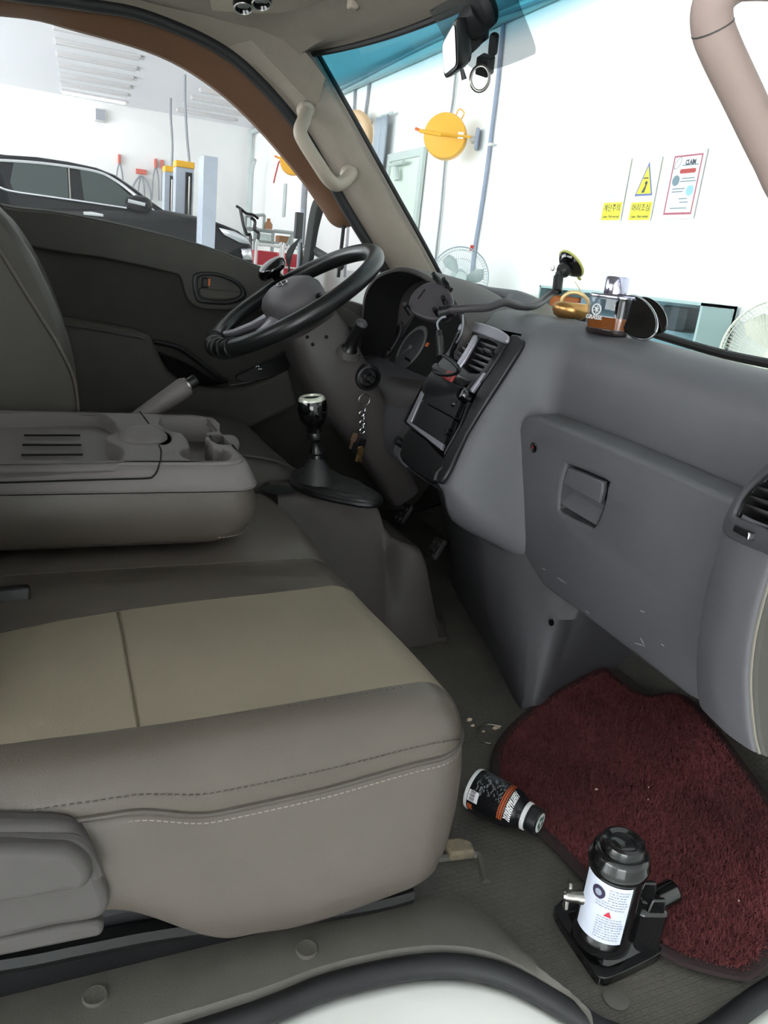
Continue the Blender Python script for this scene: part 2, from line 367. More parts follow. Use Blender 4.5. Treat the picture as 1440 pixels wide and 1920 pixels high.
sp_ = cr2(dpx([(440, 706), (470, 690), (520, 668), (560, 650), (575, 655), (560, 675), (510, 705), (460, 716)], .055), 4)
prism('switch_panel', sp_, DF, .05, .066, 'black_satin', door, bevel=.004)
for k, (a, b) in enumerate(((482, 688), (487, 693))):
    box('window_switch', (*loc(DF, onY(a, b, DY-.066)), .068), (.012, .008, .008), 'chrome', door, fr=DF, bevel=.002)
tube('switch_chrome', [fp(DF, a, b, .064) for a, b in cr2(dpx([(430, 722), (470, 715), (520, 698), (560, 672), (585, 650)], .06), 5, False)], .0022, 'steel', door, n=6)
# window frame of the door (brown), black seal, quarter bar
wi = [onY(*p, .80) for p in ((-900, 40), (-400, 20), (0, 27), (150, 58), (300, 104), (400, 163), (480, 235), (560, 328), (606, 392), (622, 416), (636, 426), (648, 428))]
wo = [onY(*p, .755) for p in ((-900, -60), (-400, -40), (0, -20), (210, 14), (345, 60), (450, 122), (520, 190), (592, 295), (636, 368), (650, 392), (662, 410), (672, 424))]
A_, B_ = cr(wi, 5), cr(wo, 5)
_rows = [[a+V((0, .02, 0)), a, lerp(a, b, .5)+V((0, -.008, .004)), b, b+V((0, .03, .02))] for a, b in zip(A_, B_)]
surf('window_frame', _rows, 'door_frame_brown', door)
gl = V((0, .81, 0)); bx_ = [V((p.x, .812, p.z-.02)) for p in bl]
_rows = []
for a in A_:
    if a.x < -.6: continue
    zb = min(bx_, key=lambda e: abs(e.x-a.x)).z; _rows.append([V((a.x, .812, a.z+.01)), V((a.x, .812, min(zb, a.z)))])
w2 = struct(surf('window_2', _rows, 'glass_side', None), 'clear side glass of the driver door')
sl = cr([onY(*p, .735) for p in ((-900, -70), (-300, -50), (60, -6), (160, 8), (268, 28), (400, 84), (480, 146), (560, 238), (603, 308), (650, 392), (700, 474), (735, 530), (790, 640))], 6)
struct(tube('trim_2', sl, .0135, 'black_rubber', None, n=10), 'black rubber seal around the driver door opening')
qb = struct(tube('trim_3', [onY(655, 395, .79), onY(646, 520, .79)], .004, 'silver_trim', None, n=6), 'narrow window channel at the front of the driver door glass')
tube('channel', [onY(648, 390, .79), onY(634, 520, .79)], .005, 'black_rubber', qb, n=6)
dmr = thing('door_mirror', onY(585, 470, .88), 'black exterior mirror housing outside the driver door', 'mirror')
mfr = frame((0, .90, 0), (1, 0, 0), (0, 0, 1))
prism('housing', cr2([loc(mfr, onY(*p, .90)) for p in ((574, 520), (581, 460), (588, 410), (595, 380), (603, 370), (609, 376), (606, 392), (596, 430), (586, 490), (582, 520))], 3), mfr, -.05, .01, 'black_void', dmr, bevel=.006)
tube('bracket', [onY(590, 470, .90), onY(640, 500, .80)], .012, 'black_plastic', dmr, n=8)
# ---- pillar trim
Lp = [onY(*p, .735) for p in ((775, 600), (737, 525), (700, 464), (650, 382), (597, 290), (545, 208), (480, 138), (420, 90))]
Rp = [onY(*p, .70) for p in ((850, 570), (815, 505), (777, 435), (728, 348), (670, 243), (630, 172), (584, 92), (560, 60))]
Lp, Rp = cr(Lp, 5), cr(Rp, 5)
_rows = []
for a, b in zip(Lp, Rp):
    _rows.append([a+V((0, .02, 0)), a, lerp(a, b, .18)+V((0, -.022, 0)), lerp(a, b, .5)+V((0, -.034, 0)), lerp(a, b, .8)+V((0, -.026, 0)), b, b+V((.02, .02, 0))])
struct(surf('pillar_trim_1', _rows, 'taupe', None), 'taupe trim of the windscreen pillar on the driver side')
struct(tube('trim_4', [p+V((.004, -.012, 0)) for p in Rp], .006, 'black_rubber', None, n=8), 'black windscreen edge along the pillar')
# near-side pillar and roof rail
_rows = []
for k in range(9):
    t = k/8; z = lerp(.50, 1.19, t); x = ws(-.74, z)+.02
    _rows.append([V((x+.03, -.72, z)), V((x-.03, -.70, z)), V((x-.075, -.73, z)), V((x-.08, -.79, z)), V((x+.02, -.82, z))])
struct(surf('pillar_trim_2', _rows, 'taupe', None), 'taupe trim of the windscreen pillar on the passenger side')
# ---- windscreen and headliner
_rows = [[V((ws(y, z), y, z)) for z in [.56+i*.047 for i in range(14)]] for y in [-.74+i*.0617 for i in range(25)]]
struct(surf('window_1', _rows, 'glass_front', None), 'windscreen with a blue shade band along its top')
_rows = []
for i in range(31):
    y = -.80+i*1.545/30; e = abs(y/.745)
    zt = 1.172-.024*(1-min(1, e)**2); xt = ws(y, zt)
    r = []
    for d, dz in ((-.012, -.006), (0, .0), (.02, .004), (.05, .018), (.09, .042), (.14, .058), (.25, .072), (.5, .085), (.9, .09), (1.32, .09)):
        top = zt+dz-(.06*min(1, e)**4 if dz > .01 else 0); r.append(V((xt-d, y, top)))
    _rows.append(r)
struct(surf('ceiling_headliner', _rows, 'headliner', None, solid=-.02), 'taupe headliner over the cab')
struct(tube('trim_5', [V((ws(y, 1.172-.024*(1-min(1, abs(y/.745))**2))+.004, y, 1.172-.024*(1-min(1, abs(y/.745))**2)-.004)) for y in [-.72+i*.048 for i in range(31)]], .007, 'black_rubber', None, n=8), 'black windscreen edge along the header')
# side rail between the headliner and the door seal
S2 = [p for p in sl if p.z > 1.0]
_rows = []
for p in S2:
    _rows.append([p+V((0, .012, 0)), p+V((0.006, -.006, .008)), p+V((.02, -.03, .03)), p+V((.03, -.06, .06)), p+V((.03, -.09, .10))])
struct(surf('pillar_trim_3', _rows, 'headliner', None), 'taupe roof rail above the driver door')
# ================================================================== PASSENGER BENCH SEAT
RS = .056; XF = .352; YN = -.660; ZT = .284     # roll radius, start of the front roll, start of the side roll, top height
def cushz(x, y):
    z = ZT + .006*math.exp(-((y+.52)/.12)**2) - .007*sm(-.36, -.28, y)*(1-sm(-.28, -.22, y)*.9)
    return z + .006*math.sin(x*9+1)*math.sin(y*11) - .02*sm(.02, -.4, x)
def cush(tx, ty, sink=0.):
    """tx: <0 metres behind the front roll, 0..1 over the roll; ty likewise towards the door"""
    dx = math.sin(max(0, min(1, tx))*math.pi/2); dy = math.sin(max(0, min(1, ty))*math.pi/2)
    ax = dx*math.sqrt(1-dy*dy/2); ay = dy*math.sqrt(1-dx*dx/2)
    x = XF+(min(0, tx))+RS*ax; y = YN-(min(0, ty))-RS*ay
    h = math.sqrt(max(0, 1-ax*ax-ay*ay))
    return V((x, y, cushz(min(x, XF), max(y, YN)) - RS*(1-h) - sink*1.0))
def piperise(x): return interp([-.2, .0, .055, .135, .22, .36], [.012, .010, .009, -.010, -.010, -.002], x)
def panel(name, txs, tys, m, parent, seam=.004, nx=26, ny=14, edges=(1, 1, 1, 1), mod=None):
    rows = []
    def samp(a, b, n):
        base = [lerp(a, b, i/n) for i in range(n+1)]; e = min(.012, abs(b-a)*.15)*(1 if b > a else -1)
        return sorted(set(base+[a+e*.25, a+e, b-e*.25, b-e]))
    ta, tb = samp(*txs, nx), samp(0, 1, ny)
    for i, a in enumerate(ta):
        r = []
        y0_, y1_ = [v(a) if callable(v) else v for v in tys]
        for j, b in enumerate(tb):
            b = lerp(y0_, y1_, b)
            s = max(seam*edges[0]*(i == 0), seam*edges[1]*(i == len(ta)-1), seam*edges[2]*(j == 0), seam*edges[3]*(j == len(tb)-1))
            p = cush(a, b)
            if s:
                c = cush(a*.97 if a > 0 else a, b*.97 if b > 0 else b); p = p - V((0, 0, s)) if max(a, b) < .5 else p
            if mod: p = mod(p, a, b)
            r.append(p)
        rows.append(r)
    return surf(name, rows, m, parent)
seat = thing('bench_seat', (.0, -.35, 0), 'wide leather passenger bench cushion with tan centre panel and stitched piping', 'seat')
def rise(p, a, b): return p+V((0, 0, piperise(p.x)*max(0, b)**1.5 if b > 0 else 0))
def far(a): return -.275+.205*min(.5, max(0, -a))
XS = .073-XF                                     # cross seam
panel('centre_panel', (XS, 1), (far, 0), 'seat_centre', seat, edges=(1, 0, 1, 1))
panel('centre_panel', (-.9, XS), (far, 0), 'seat_centre', seat, edges=(0, 1, 1, 1))
panel('side_bolster', (-.9, 1), (0, 1), 'seat_bolster', seat, edges=(0, 0, 1, 0), nx=60, mod=rise)
panel('inner_bolster', (-.9, 1), (-.385, far), 'seat_bolster', seat, edges=(0, 0, 1, 1))
panel('middle_panel', (-.9, 1), (-.70, -.385), 'seat_leather', seat, edges=(0, 0, 0, 1))
# skirt below the piping: along the door side, round the corner, across the front
pth = [(cush(lerp(-.9, 0, i/100), 1), 'n') for i in range(100)] + [(cush(i/8, 1), 'c') for i in range(8)] + [(cush(1, 1-i/8), 'c') for i in range(8)] + [(cush(1, -i*.70/18), 'f') for i in range(19)]
rows = []; pipe = []; st1 = []; st2 = []
for i, (p, k) in enumerate(pth):
    a = pth[max(0, i-1)][0]; b = pth[min(len(pth)-1, i+1)][0]; t = V((b.x-a.x, b.y-a.y, 0)).normalized(); nrm = V((t.y, -t.x, 0))
    dz = piperise(p.x) if p.y < -.69 else piperise(.39)*max(0, min(1, (-p.y-.66)/.03)); top = p+V((0, 0, dz))
    low = interp([-.3, .03, .17, .23, .40], [.13, .122, .048, .042, .058], p.x)
    r = []
    for t_, bulge in ((0, -.004), (.02, .0), (.08, .003), (.25, .006), (.5, .006), (.75, .003), (.92, -.004), (1, -.014)):
        q = top.copy(); q.z = lerp(top.z, low, t_); r.append(q+nrm*bulge)
    rows.append(r); pipe.append(top+nrm*.0005+V((0, 0, .001)))
    st1.append(top+nrm*.0015+V((0, 0, -.0075)))
surf('skirt', rows, 'seat_leather', seat)
pp = tube('piping', pipe, .0028, 'seat_leather_dark', seat, n=8)
def stitches(name, path, parent, m, step=.0062, ln=.0042, w=.0007):
    d = 0; ch = []; nxt = 0
    for a, b in zip(path, path[1:]):
        L = (b-a).length
        while nxt < d+L:
            p = a+(b-a)*((nxt-d)/L); t = (b-a).normalized(); ch.append(tubedata([p-t*ln/2, p+t*ln/2], w, 5)); nxt += step
        d += L
    o = multi(name, ch, m, parent); o['kind'] = 'stuff'; return o
stitches('stitching', [p for p in st1], pp, 'thread')
up_ = [rise(cush(lerp(-.5, 0, i/40), .80), 0, .80)+V((0, -.0006, .0008)) for i in range(40)]+[rise(cush(i/8*.8, .80), 0, .80)+V((.0003, -.0006, .0008)) for i in range(9)]
stitches('stitching', up_, bpy.data.objects['side_bolster'], 'seat_leather_dark', step=.0062, ln=.0036, w=.0008)
stitches('stitching', [cush(-.02-.0075*i, .06)+V((0, 0, .0005)) for i in range(34)], bpy.data.objects['side_bolster'], 'seat_leather_dark', step=.0075, ln=.0014, w=.0007)
# hinge cover low on the door side of the seat
HF = frame((0, -.722, 0), (1, 0, 0), (0, 0, 1))
def hp(pts, off=0): return [loc(HF, onY(px, py, -.722-off)) for px, py in pts]
back = [(-500, 1800), (-500, 1530)]
cv = tag(thing('seat_hinge_cover', (-.15, -.72, .1), 'moulded grey plastic hinge cover at the foot of the bench seat', 'hinge cover'), None)
cvo = cr2(hp([(0, 1530), (60, 1531), (120, 1534), (150, 1548), (172, 1580), (195, 1640), (205, 1680), (180, 1708), (100, 1722), (0, 1745)]), 5, False)
prism('cover_body', cvo+hp([(-500, 1830), (-500, 1530)]), HF, -.012, .012, 'shroud', cv, bevel=.009, bseg=4)
pad = cr2(hp([(-400, 1575), (0, 1577), (90, 1579), (135, 1583), (165, 1605), (172, 1630), (155, 1655), (100, 1664), (0, 1682), (-400, 1740)], .02), 5)
prism('raised_pad', pad, HF, .0, .03, 'shroud', cv, bevel=.011, bseg=4)
tube('upper_rib', [fp(HF, a, b, .012) for a, b in cr2(hp([(-300, 1553), (0, 1554), (100, 1555), (140, 1560), (165, 1585), (180, 1620)]), 5, False)], .006, 'shroud', cv, n=8)
lowp = hp([(-400, 1800), (0, 1755), (130, 1728), (185, 1722), (197, 1733), (190, 1750), (100, 1768), (0, 1788), (-400, 1860)], .0)
prism('lower_cover', lowp, HF, -.012, .004, 'shroud', cv, bevel=.004)
# belt buckle and backrest edge at the frame's border
bk = thing('passenger_seat_back', (-.13, -.45, .28), 'grey leather edge of the passenger backrest rising from the bench', 'seat back')
pr = cr2([(-.30, .30), (-.30, .9), (-.22, .95), (-.14, .93), (-.085, .75), (-.075, .5), (-.058, .36), (-.054, .325), (-.06, .305), (-.10, .298)], 4)
rings = []
for y, s in ((-.662, .62), (-.66, .80), (-.648, .93), (-.615, 1), (-.52, 1.0), (-.43, 1), (-.397, .93), (-.386, .80), (-.384, .62)):
    rings.append([V((-.18+(a+.18)*s, y, .6+(b-.6)*(.94+.06*s))) for a, b in pr])
loft('backrest_cushion', rings, 'seat_leather', bk, subd=1)
bf = frame(onY(14, 1125, -.37), (1, 0, .05), (0, .3, 1))
bu = thing('belt_buckle', onY(14, 1140, -.37)-V((0, 0, .03)), 'black seat belt buckle poking out beside the backrest', 'belt buckle')
prism('buckle_body', rrect(.05, .030, .006), bf, -.018, .012, 'black_plastic', bu, bevel=.003)
prism('belt_tongue', rrect(.03, .012, .003, cx=-.022, cy=-.024), bf, -.004, .004, 'console_plastic', bu, bevel=.001)
# ================================================================== FOLDED MIDDLE BACKREST = CONSOLE TRAY
con = thing('console_tray', (.08, -.10, .295), 'folded middle backrest used as a grey console tray with cup holder', 'console')
NY, FY = -.265, .072; CF = .282; CT = .421; CS = .381
def rcorner(x0, x1, y0, y1, r, n=6):
    return [(x1-r+r*math.sin(math.radians(90*i/n)), y0+r-r*math.cos(math.radians(90*i/n))) for i in range(n+1)]+[(x1-r+r*math.cos(math.radians(90*i/n)), y1-r+r*math.sin(math.radians(90*i/n))) for i in range(n+1)]+[(x0, y1), (x0, y0)]
rings = []
for z, e, r in ((.298, .055, .05), (.300, .03, .05), (.308, .012, .05), (.322, .002, .045), (.345, -.004, .04), (.365, -.002, .04), (CS-.002, .004, .04)):
    rings.append([V((a, b, z)) for a, b in rcorner(-.42, CF-e, NY+e*.5, FY-e*.5, r)])
lb = loft('leather_base', rings, 'seat_leather_dark', con)
seamp = [V((a, b, .311)) for a, b in rcorner(-.42, CF-.006, NY+.003, FY-.003, .05)[:12]]
stitches('stitching', cr(seamp, 4), lb, 'thread', w=.0006)
CFm = frame((0, 0, CT), (1, 0, 0), (0, 1, 0))
def ct(pts): return [loc(CFm, onZ(px, py, CT)) for px, py in pts]
outer = rcorner(-.42, CF-.018, NY+.012, FY-.008, .03)
boxh = ct([(303, 781), (398, 783), (414, 803), (428, 812)])   # deep L-shaped bin
bin_ = ct([(302, 783), (396, 783), (408, 808), (386, 810), (400, 838), (418, 840), (434, 850), (425, 862), (396, 865), (358, 862), (338, 851), (344, 840), (356, 836), (342, 812), (312, 806)])
bin_ = cr2(bin_, 2)
trayh = cr2(ct([(-500, 775), (0, 775), (150, 773), (190, 776), (214, 790), (220, 800), (222, 808), (200, 818), (202, 826), (226, 838), (232, 850), (226, 860), (212, 866), (0, 869), (-500, 870)]), 4)
coin = cr2(ct([(386, 817), (416, 815), (440, 816), (449, 828), (440, 834), (410, 834), (392, 826)]), 3)
dome = cr2(ct([(306, 806), (318, 812), (321, 824), (312, 832), (300, 832), (298, 820)]), 3)
tray = plate('tray_top', outer, [bin_, trayh, coin, dome], CFm, -.012, 0, 'console_plastic', con, edge=.003)
well('bin', bin_, CFm, -.003, .06, 'console_plastic', con, taper=.92)
well('tray_recess', trayh, CFm, -.003, .02, 'console_plastic', con, taper=.985)
well('coin_slot', coin, CFm, -.003, .018, 'shroud', con, taper=.9)
well('lid_notch', dome, CFm, -.003, .03, 'black_plastic', con)
rings = []
for z, e in ((CS, .0), (CS+.004, -.001), (CT-.016, .006), (CT-.006, .0105), (CT-.004, .013)):
    rings.append([V((a, b, z)) for a, b in rcorner(-.42, CF-e*1.3, NY+e, FY-e, .035)])
loft('tray_side', rings, 'console_plastic', con, caps=False)
for k, (a, b) in enumerate((((45, 816), (150, 816)), ((42, 834), (152, 834)), ((40, 853), (155, 852)))):
    p, q = onZ(*a, CT-.018), onZ(*b, CT-.018)
    tube('rib_slot', [p, q], .0035, 'black_plastic', con, n=8, flat=.5)
# thumb dome of the lid and the parting lines
c = onZ(268, 818, CT); dfr = frame(c, (1, -.25, 0), (0, 1, 0))
rings = []
for k in range(7):
    t = k/6; s = math.cos(t*math.pi/2)
    rings.append([fp(dfr, (.036*math.cos(a))*max(s, .02), (.05*math.sin(a))*max(s, .02), .016*math.sin(t*math.pi/2)-.002) for a in [2*math.pi*j/20 for j in range(20)]])
loft('thumb_dome', rings, 'console_plastic', con)
ln = [onZ(*p, CT+.0003) for p in ((262, 772), (270, 782), (279, 794))]
tube('parting_line', cr(ln, 4), .0012, 'black_void', con, n=6)
ln = [onZ(*p, CT+.0003) for p in ((298, 834), (302, 845), (301, 862), (298, 872))]+[onY(*p, NY-.0008) for p in ((294, 884), (287, 893), (275, 897), (200, 899), (0, 905), (-300, 912))]
tube('parting_line', cr(ln, 4), .0012, 'black_void', con, n=6)
rings_ = [onZ(*p, CT-.004) for p in ((423, 822), (430, 826))]
for k, (a, b) in enumerate(((428, 824), (434, 827), (440, 830))):
    c = onZ(a, b, CT-.008); tube('coin_ridge', [c+V((-.004, .01, 0)), c+V((0, 0, .003)), c+V((.004, -.01, 0))], .0018, 'console_plastic', con, n=6)
# ================================================================== DRIVER SEAT AND HAND BRAKE
ds = thing('driver_seat', (.2, .38, .09), 'dark leather driver seat with tall backrest', 'seat')
def ringy(prof, ys): return [[V((cx_+(a-cx_)*s, y, b)) for a, b in prof] for y, s, cx_ in ys]
pc = cr2([(-.15, .12), (-.15, .30), (.0, .315), (.15, .318), (.30, .325), (.40, .318), (.465, .295), (.487, .262), (.488, .20), (.465, .13), (.40, .11)], 4)
rings = []
for y, s in ((.13, .80), (.135, .90), (.15, .965), (.18, .995), (.25, 1), (.38, .985), (.51, 1), (.58, .995), (.61, .965), (.625, .90), (.63, .8)):
    rings.append([V((.15+(a-.15)*s, y, .11+(b-.11)*(s**.7))) for a, b in pc])
cu_ = loft('cushion', rings, 'seat_driver', ds, subd=1)
sp = [V((.15+(a-.15)*1.002, .162, .11+(b-.11)*.99)) for a, b in pc[4:36]]
tube('piping', sp, .003, 'seat_driver', cu_, n=6)
# backrest: side view from the photograph, rolled towards the door
bp = [onY(*p, .20) for p in ((148, 765), (142, 700), (128, 630), (100, 555), (62, 478), (20, 415), (-10, 385), (-60, 330), (-120, 280))]
bp = cr(bp, 4); rings = []
for y, s in ((.12, -.035), (.125, -.015), (.14, -.004), (.17, 0), (.24, -.006), (.38, -.022), (.52, -.006), (.58, .0), (.605, -.004), (.62, -.015), (.625, -.035)):
    rings.append([V((p.x+s, y, p.z)) for p in bp]+[V((bp[-1].x-.10, y, bp[-1].z-.01)), V((bp[-1].x-.13, y, .75)), V((-.12, y, .45)), V((-.10, y, .30)), V((0, y, .27))])
br_ = loft('backrest', rings, 'seat_driver', ds)
sm_ = cr([onY(*p, .116) for p in ((146, 768), (137, 708), (104, 640), (58, 566), (8, 484), (-40, 410), (-90, 330))], 4)
DSF = frame((0, .121, 0), (1, 0, 0), (0, 0, 1))
prism('side_panel', [loc(DSF, p) for p in sm_]+[(-.22, .90), (-.22, .35), (-.02, .32)], DSF, -.004, .006, 'seat_driver', br_, bevel=.004)
tube('piping', [p+V((.001, -.001, 0)) for p in sm_], .0026, 'seat_leather', br_, n=6)
# belt webbing behind the seat
wb = cr([onY(*p, .70) for p in ((-20, 380), (5, 425), (30, 480), (70, 540), (100, 600), (125, 690), (130, 760))], 5)
sb = thing('seat_belt', wb[-1], 'dark seat belt webbing hanging beside the driver backrest', 'seat belt')
surf('webbing', [[p+V((-.024, -.006, .0)), p+V((.024, .006, 0))] for p in wb], 'seat_driver', sb, solid=.002)
hb = thing('hand_brake', (.15, .10, .36), 'brown grey parking brake lever raised between the seats', 'brake lever')
a = onY(255, 788, .10); b = onY(352, 722, .10); d = (b-a).normalized()
a0 = a-d*.10
hs = [a0, a-d*.04, a, lerp(a, b, .3), lerp(a, b, .65), lerp(a, b, .9), b-d*.004, b]
tube('grip', hs, [.012, .0135, .015, .0165, .0175, .0185, .0175, .015], 'console_plastic', hb, n=16)
tube('collar', [b-d*.002, b+d*.003], .0145, 'steel', hb, n=16)
tube('release_button', [b, b+d*.016, b+d*.0195], [.0105, .0105, .008], 'black_plastic', hb, n=14)
# ================================================================== DASHBOARD
dash = thing('dashboard', (.9, 0, .1), 'grey moulded dashboard with glove box, centre stack and instrument hood', 'dashboard')
PP = [(1.17, .585), (1.08, .61), (.98, .630), (.905, .634), (.862, .618), (.842, .585), (.836, .535), (.838, .49), (.842, .44), (.846, .36), (.852, .27), (.875, .20), (.94, .15), (1.10, .13)]
PC = [(1.17, .585), (1.08, .615), (.98, .638), (.90, .646), (.84, .640), (.803, .622), (.783, .60), (.757, .542), (.733, .492), (.70, .423), (.670, .360), (.662, .335), (.71, .30), (.82, .28)]
PD = [(1.17, .585), (1.10, .63), (1.03, .667), (.965, .684), (.935, .68), (.92, .65), (.905, .60), (.875, .54), (.85, .485), (.79, .458), (.738, .432), (.722, .36), (.75, .28), (.88, .22)]
PE = PC[:10]+[(.672, .360), (.666, .325), (.69, .270), (.77, .225)]
PP, PC, PD, PE = [cr2(p, 4, False) for p in (PP, PC, PD, PE)]
ys = [-.80, -.76, -.70, -.62, -.5, -.4, -.32, -.29, -.27, -.25, -.235, -.22, -.20, -.185, -.165, -.15, -.138, -.126, -.116, -.11, -.092, -.090, -.06, 0, .05, .084, .086, .10, .106, .112, .12, .13, .145, .17, .20, .26, .32, .4, .48, .56, .62, .68, .735]
def dprof(y):
    b = sm(.108, .19, y); k = .02*sm(.35, .7, y); n = len(PP)
    fa = [1-sm(-.17-.10*sm(.5, 1, i/n), -.108, y) for i in range(n)]
    rec = [.07 if -.091 < y < .085 and .32 < c[1] < .612 and i > 20 else 0 for i, c in enumerate(PC)]
    drop = [.016*sm(-.12, -.6, y)*(1-sm(10, 30, i)) for i in range(n)]
    cc = PE if y < -.10 else PC
    return [V((rec[i]+lerp(lerp(c[0], p[0], fa[i]), d[0], b), y, lerp(lerp(c[1], p[1], fa[i]), d[1], b)-drop[i]+k*(1-i/len(PP)))) for i, (p, c, d) in enumerate(zip(PP, cc, PD))]
rows = [dprof(y) for y in ys]
ND = len(rows[0]); cut = int(ND*.40)
surf('fascia', [r[10:] for r in rows], 'dash_grey', dash, angle=70)
surf('top_pad', [r[:11] for r in rows], 'dash_top_lit', dash, angle=70)
# lower heater housing reaching the floor
Z0 = [(.95, .30), (.88, .167), (.80, -.14), (.748, -.315), (.752, -.345), (.775, -.352), (.85, -.31), (.983, -.263), (1.10, -.25)]
Z1 = [(.90, .30), (.845, .15), (.775, -.08), (.768, -.20), (.785, -.285), (.82, -.31), (.87, -.31), (1.0, -.28), (1.12, -.27)]
Z2 = [(.85, .30), (.81, .15), (.765, -.04), (.785, -.11), (.835, -.17), (.87, -.26), (.91, -.31), (1.02, -.29), (1.12, -.28)]
Z3 = [(.84, .30), (.84, .15), (.84, -.06), (.85, -.13), (.86, -.20), (.87, -.26), (.91, -.28), (1.02, -.28), (1.12, -.28)]
surf('heater_housing', [[V((a, b, z)) for a, b in cr2(q, 4, False)] for q, z in ((Z0, .001), (Z0, .02), (Z1, .15), (Z2, .27), (Z3, .34))], 'dash_dark', dash)
c = EYE+(onP(1035, 1167, (.80, 0, 0), (1, 0, 0))-EYE)*.99
lathe('screw', [(0, 0), (.006, 0), (.006, .003), (0, .004)], 'black_satin', dash, frame(c, (0, -1, 0), (0, 0, 1)), n=12)
# glove box door
GF = frame((.782, 0, .475), (0, -1, 0), (.035, 0, .99)); GF = frame(GF[0], (0, -1, 0), (-.10, 0, 1))
def gp(pts, w=0): return [loc(GF, onP(px, py, GF[0]+GF[3]*w, GF[3])) for px, py in pts]
go = cr2(gp([(1000, 779), (986, 781), (976, 795), (958, 835), (945, 890), (938, 945), (940, 1000), (950, 1035), (972, 1062), (1005, 1090)]), 3, False)+gp([(1100, 1160), (1200, 1237), (1290, 1306), (1318, 1320), (1335, 1300), (1345, 1200), (1375, 1000), (1390, 950), (1380, 938), (1370, 935), (1200, 860), (1100, 818)])
go = list(reversed(go)); ho = gp([(1067, 873), (1132, 900), (1137, 912), (1128, 955), (1113, 987), (1102, 986), (1053, 962), (1047, 945), (1052, 905), (1060, 877)])
gd = plate('glove_box_door', go, [cr2(ho, 2)], GF, -.055, 0.0, 'dash_grey', dash, edge=.008)
gd_h = prism('grip_flap', gp([(1066, 876), (1131, 903), (1130, 922), (1124, 945), (1055, 908)], -.006), GF, -.016, -.005, 'dash_grey', gd, bevel=.003)
rows_h = []
h0 = gp([(1055, 906), (1124, 943)]); h1 = gp([(1047, 945), (1114, 985)])
rows_h = [[fp(GF, *h0[0], -.02), fp(GF, *h0[1], -.02)], [fp(GF, *lerp(V(h0[0]), V(h1[0]), .5), -.022), fp(GF, *lerp(V(h0[1]), V(h1[1]), .5), -.022)], [fp(GF, *h1[0], -.004), fp(GF, *h1[1], -.004)]]
well('grip_recess', cr2(ho, 2), GF, -.004, .024, 'dash_dark', gd, taper=.9)
surf('grip_scoop', rows_h, 'dash_grey', gd)
bc = gp([(1001, 839)])[0]; mf = move(GF, *bc, 0)
bdg = lathe('lock_badge', [(0, 0), (.0092, 0), (.0095, .0015), (.0085, .0022), (0, .002)], 'black_gloss', gd, mf, n=20)
mat('badge_red', (150, 40, 40), .5)
text('badge_mark', 'M', move(mf, 0, 0, .0022), .008, 'badge_red', gd)
mat('scratch', (190, 188, 190), .6)
for k, (a, b) in enumerate((((1190, 1205), (1210, 1212)), ((1201, 1196), (1208, 1209)), ((1098, 1145), (1106, 1151)), ((1045, 1083), (1062, 1094)), ((1240, 1207), (1246, 1212)), ((1017, 1065), (1023, 1069)), ((1200, 1145), (1210, 1148)))):
    p, q = [fp(GF, *gp([v])[0], .0002) for v in (a, b)]
    tube('scratch', [p, lerp(p, q, .5), q], [.0003, .0006, .0002], 'scratch', gd, n=5)
# pod with the side vent at the passenger end
pod_l = [(1475, 820), (1440, 872), (1400, 915), (1370, 965), (1345, 1030), (1326, 1100), (1312, 1180), (1306, 1250), (1312, 1318), (1330, 1332)]
pod_r = [(1560, 850), (1530, 910), (1500, 960), (1475, 1010), (1450, 1060), (1428, 1130), (1412, 1200), (1405, 1280), (1412, 1370), (1422, 1412)]
XPD = .735
rows = []
for a, b in zip(cr([onX(*p, XPD) for p in pod_l], 4), cr([onX(*p, XPD-.03) for p in pod_r], 4)):
    m1 = lerp(a, b, .5); rows.append([a+V((.07, .002, 0)), a+V((.008, .0, 0)), a, lerp(a, b, .12)+V((-.006, 0, 0)), lerp(a, b, .5)+V((-.012, 0, 0)), lerp(a, b, .9)+V((-.006, 0, 0)), b, b+V((.004, -.008, 0)), b+V((.05, -.02, 0)), b+V((.16, -.03, 0))])
surf('end_cap', [r[6:]+[r[-1]+V((.22, -.005, 0))] for r in rows], 'door_panel', dash)
for rr_ in (rows[0], rows[-1]): mesh('pod_cover', rr_+[rr_[-1]+V((.22, -.005, 0)), rr_[0]+V((.30, .0, 0))], [tuple(range(len(rr_)+2))], 'dash_grey', dash)
ep_ = dprof(-.80); mesh('end_closure', ep_+[V((1.17, -.80, .13))], [tuple(range(len(ep_)+1))], 'dash_dark', dash)
VF = frame(onX(1400, 965, XPD-.016), onX(1440, 985, XPD-.03)-onX(1385, 960, XPD-.01), onX(1440, 885, XPD-.016)-onX(1372, 1005, XPD-.012))
def vp(pts, w=0): return [loc(VF, onP(px, py, VF[0]+VF[3]*w, VF[3])) for px, py in pts]
vo = cr2(vp([(1365, 985), (1385, 940), (1420, 898), (1470, 858), (1540, 870), (1530, 960), (1490, 1055), (1440, 1038), (1400, 1022), (1370, 1005)]), 4)
vi = cr2(vp([(1390, 958), (1405, 930), (1440, 895), (1480, 875), (1520, 885), (1505, 960), (1478, 1010), (1440, 990), (1400, 974), (1389, 968)]), 4)
def inside(p, poly):
    r = False
    for (x0, y0), (x1, y1) in zip(poly, poly[1:]+poly[:1]):
        if (y0 > p[1]) != (y1 > p[1]) and p[0] < (x1-x0)*(p[1]-y0)/(y1-y0)+x0: r = not r
    return r
fine = []
for r in rows:
    q = cr(r[:7], 6); fine.append(q)
ncp = len(fine[0]); vv = [p for r in fine for p in r]; hole_ = [(a*1.06, b*1.06) for a, b in vi]
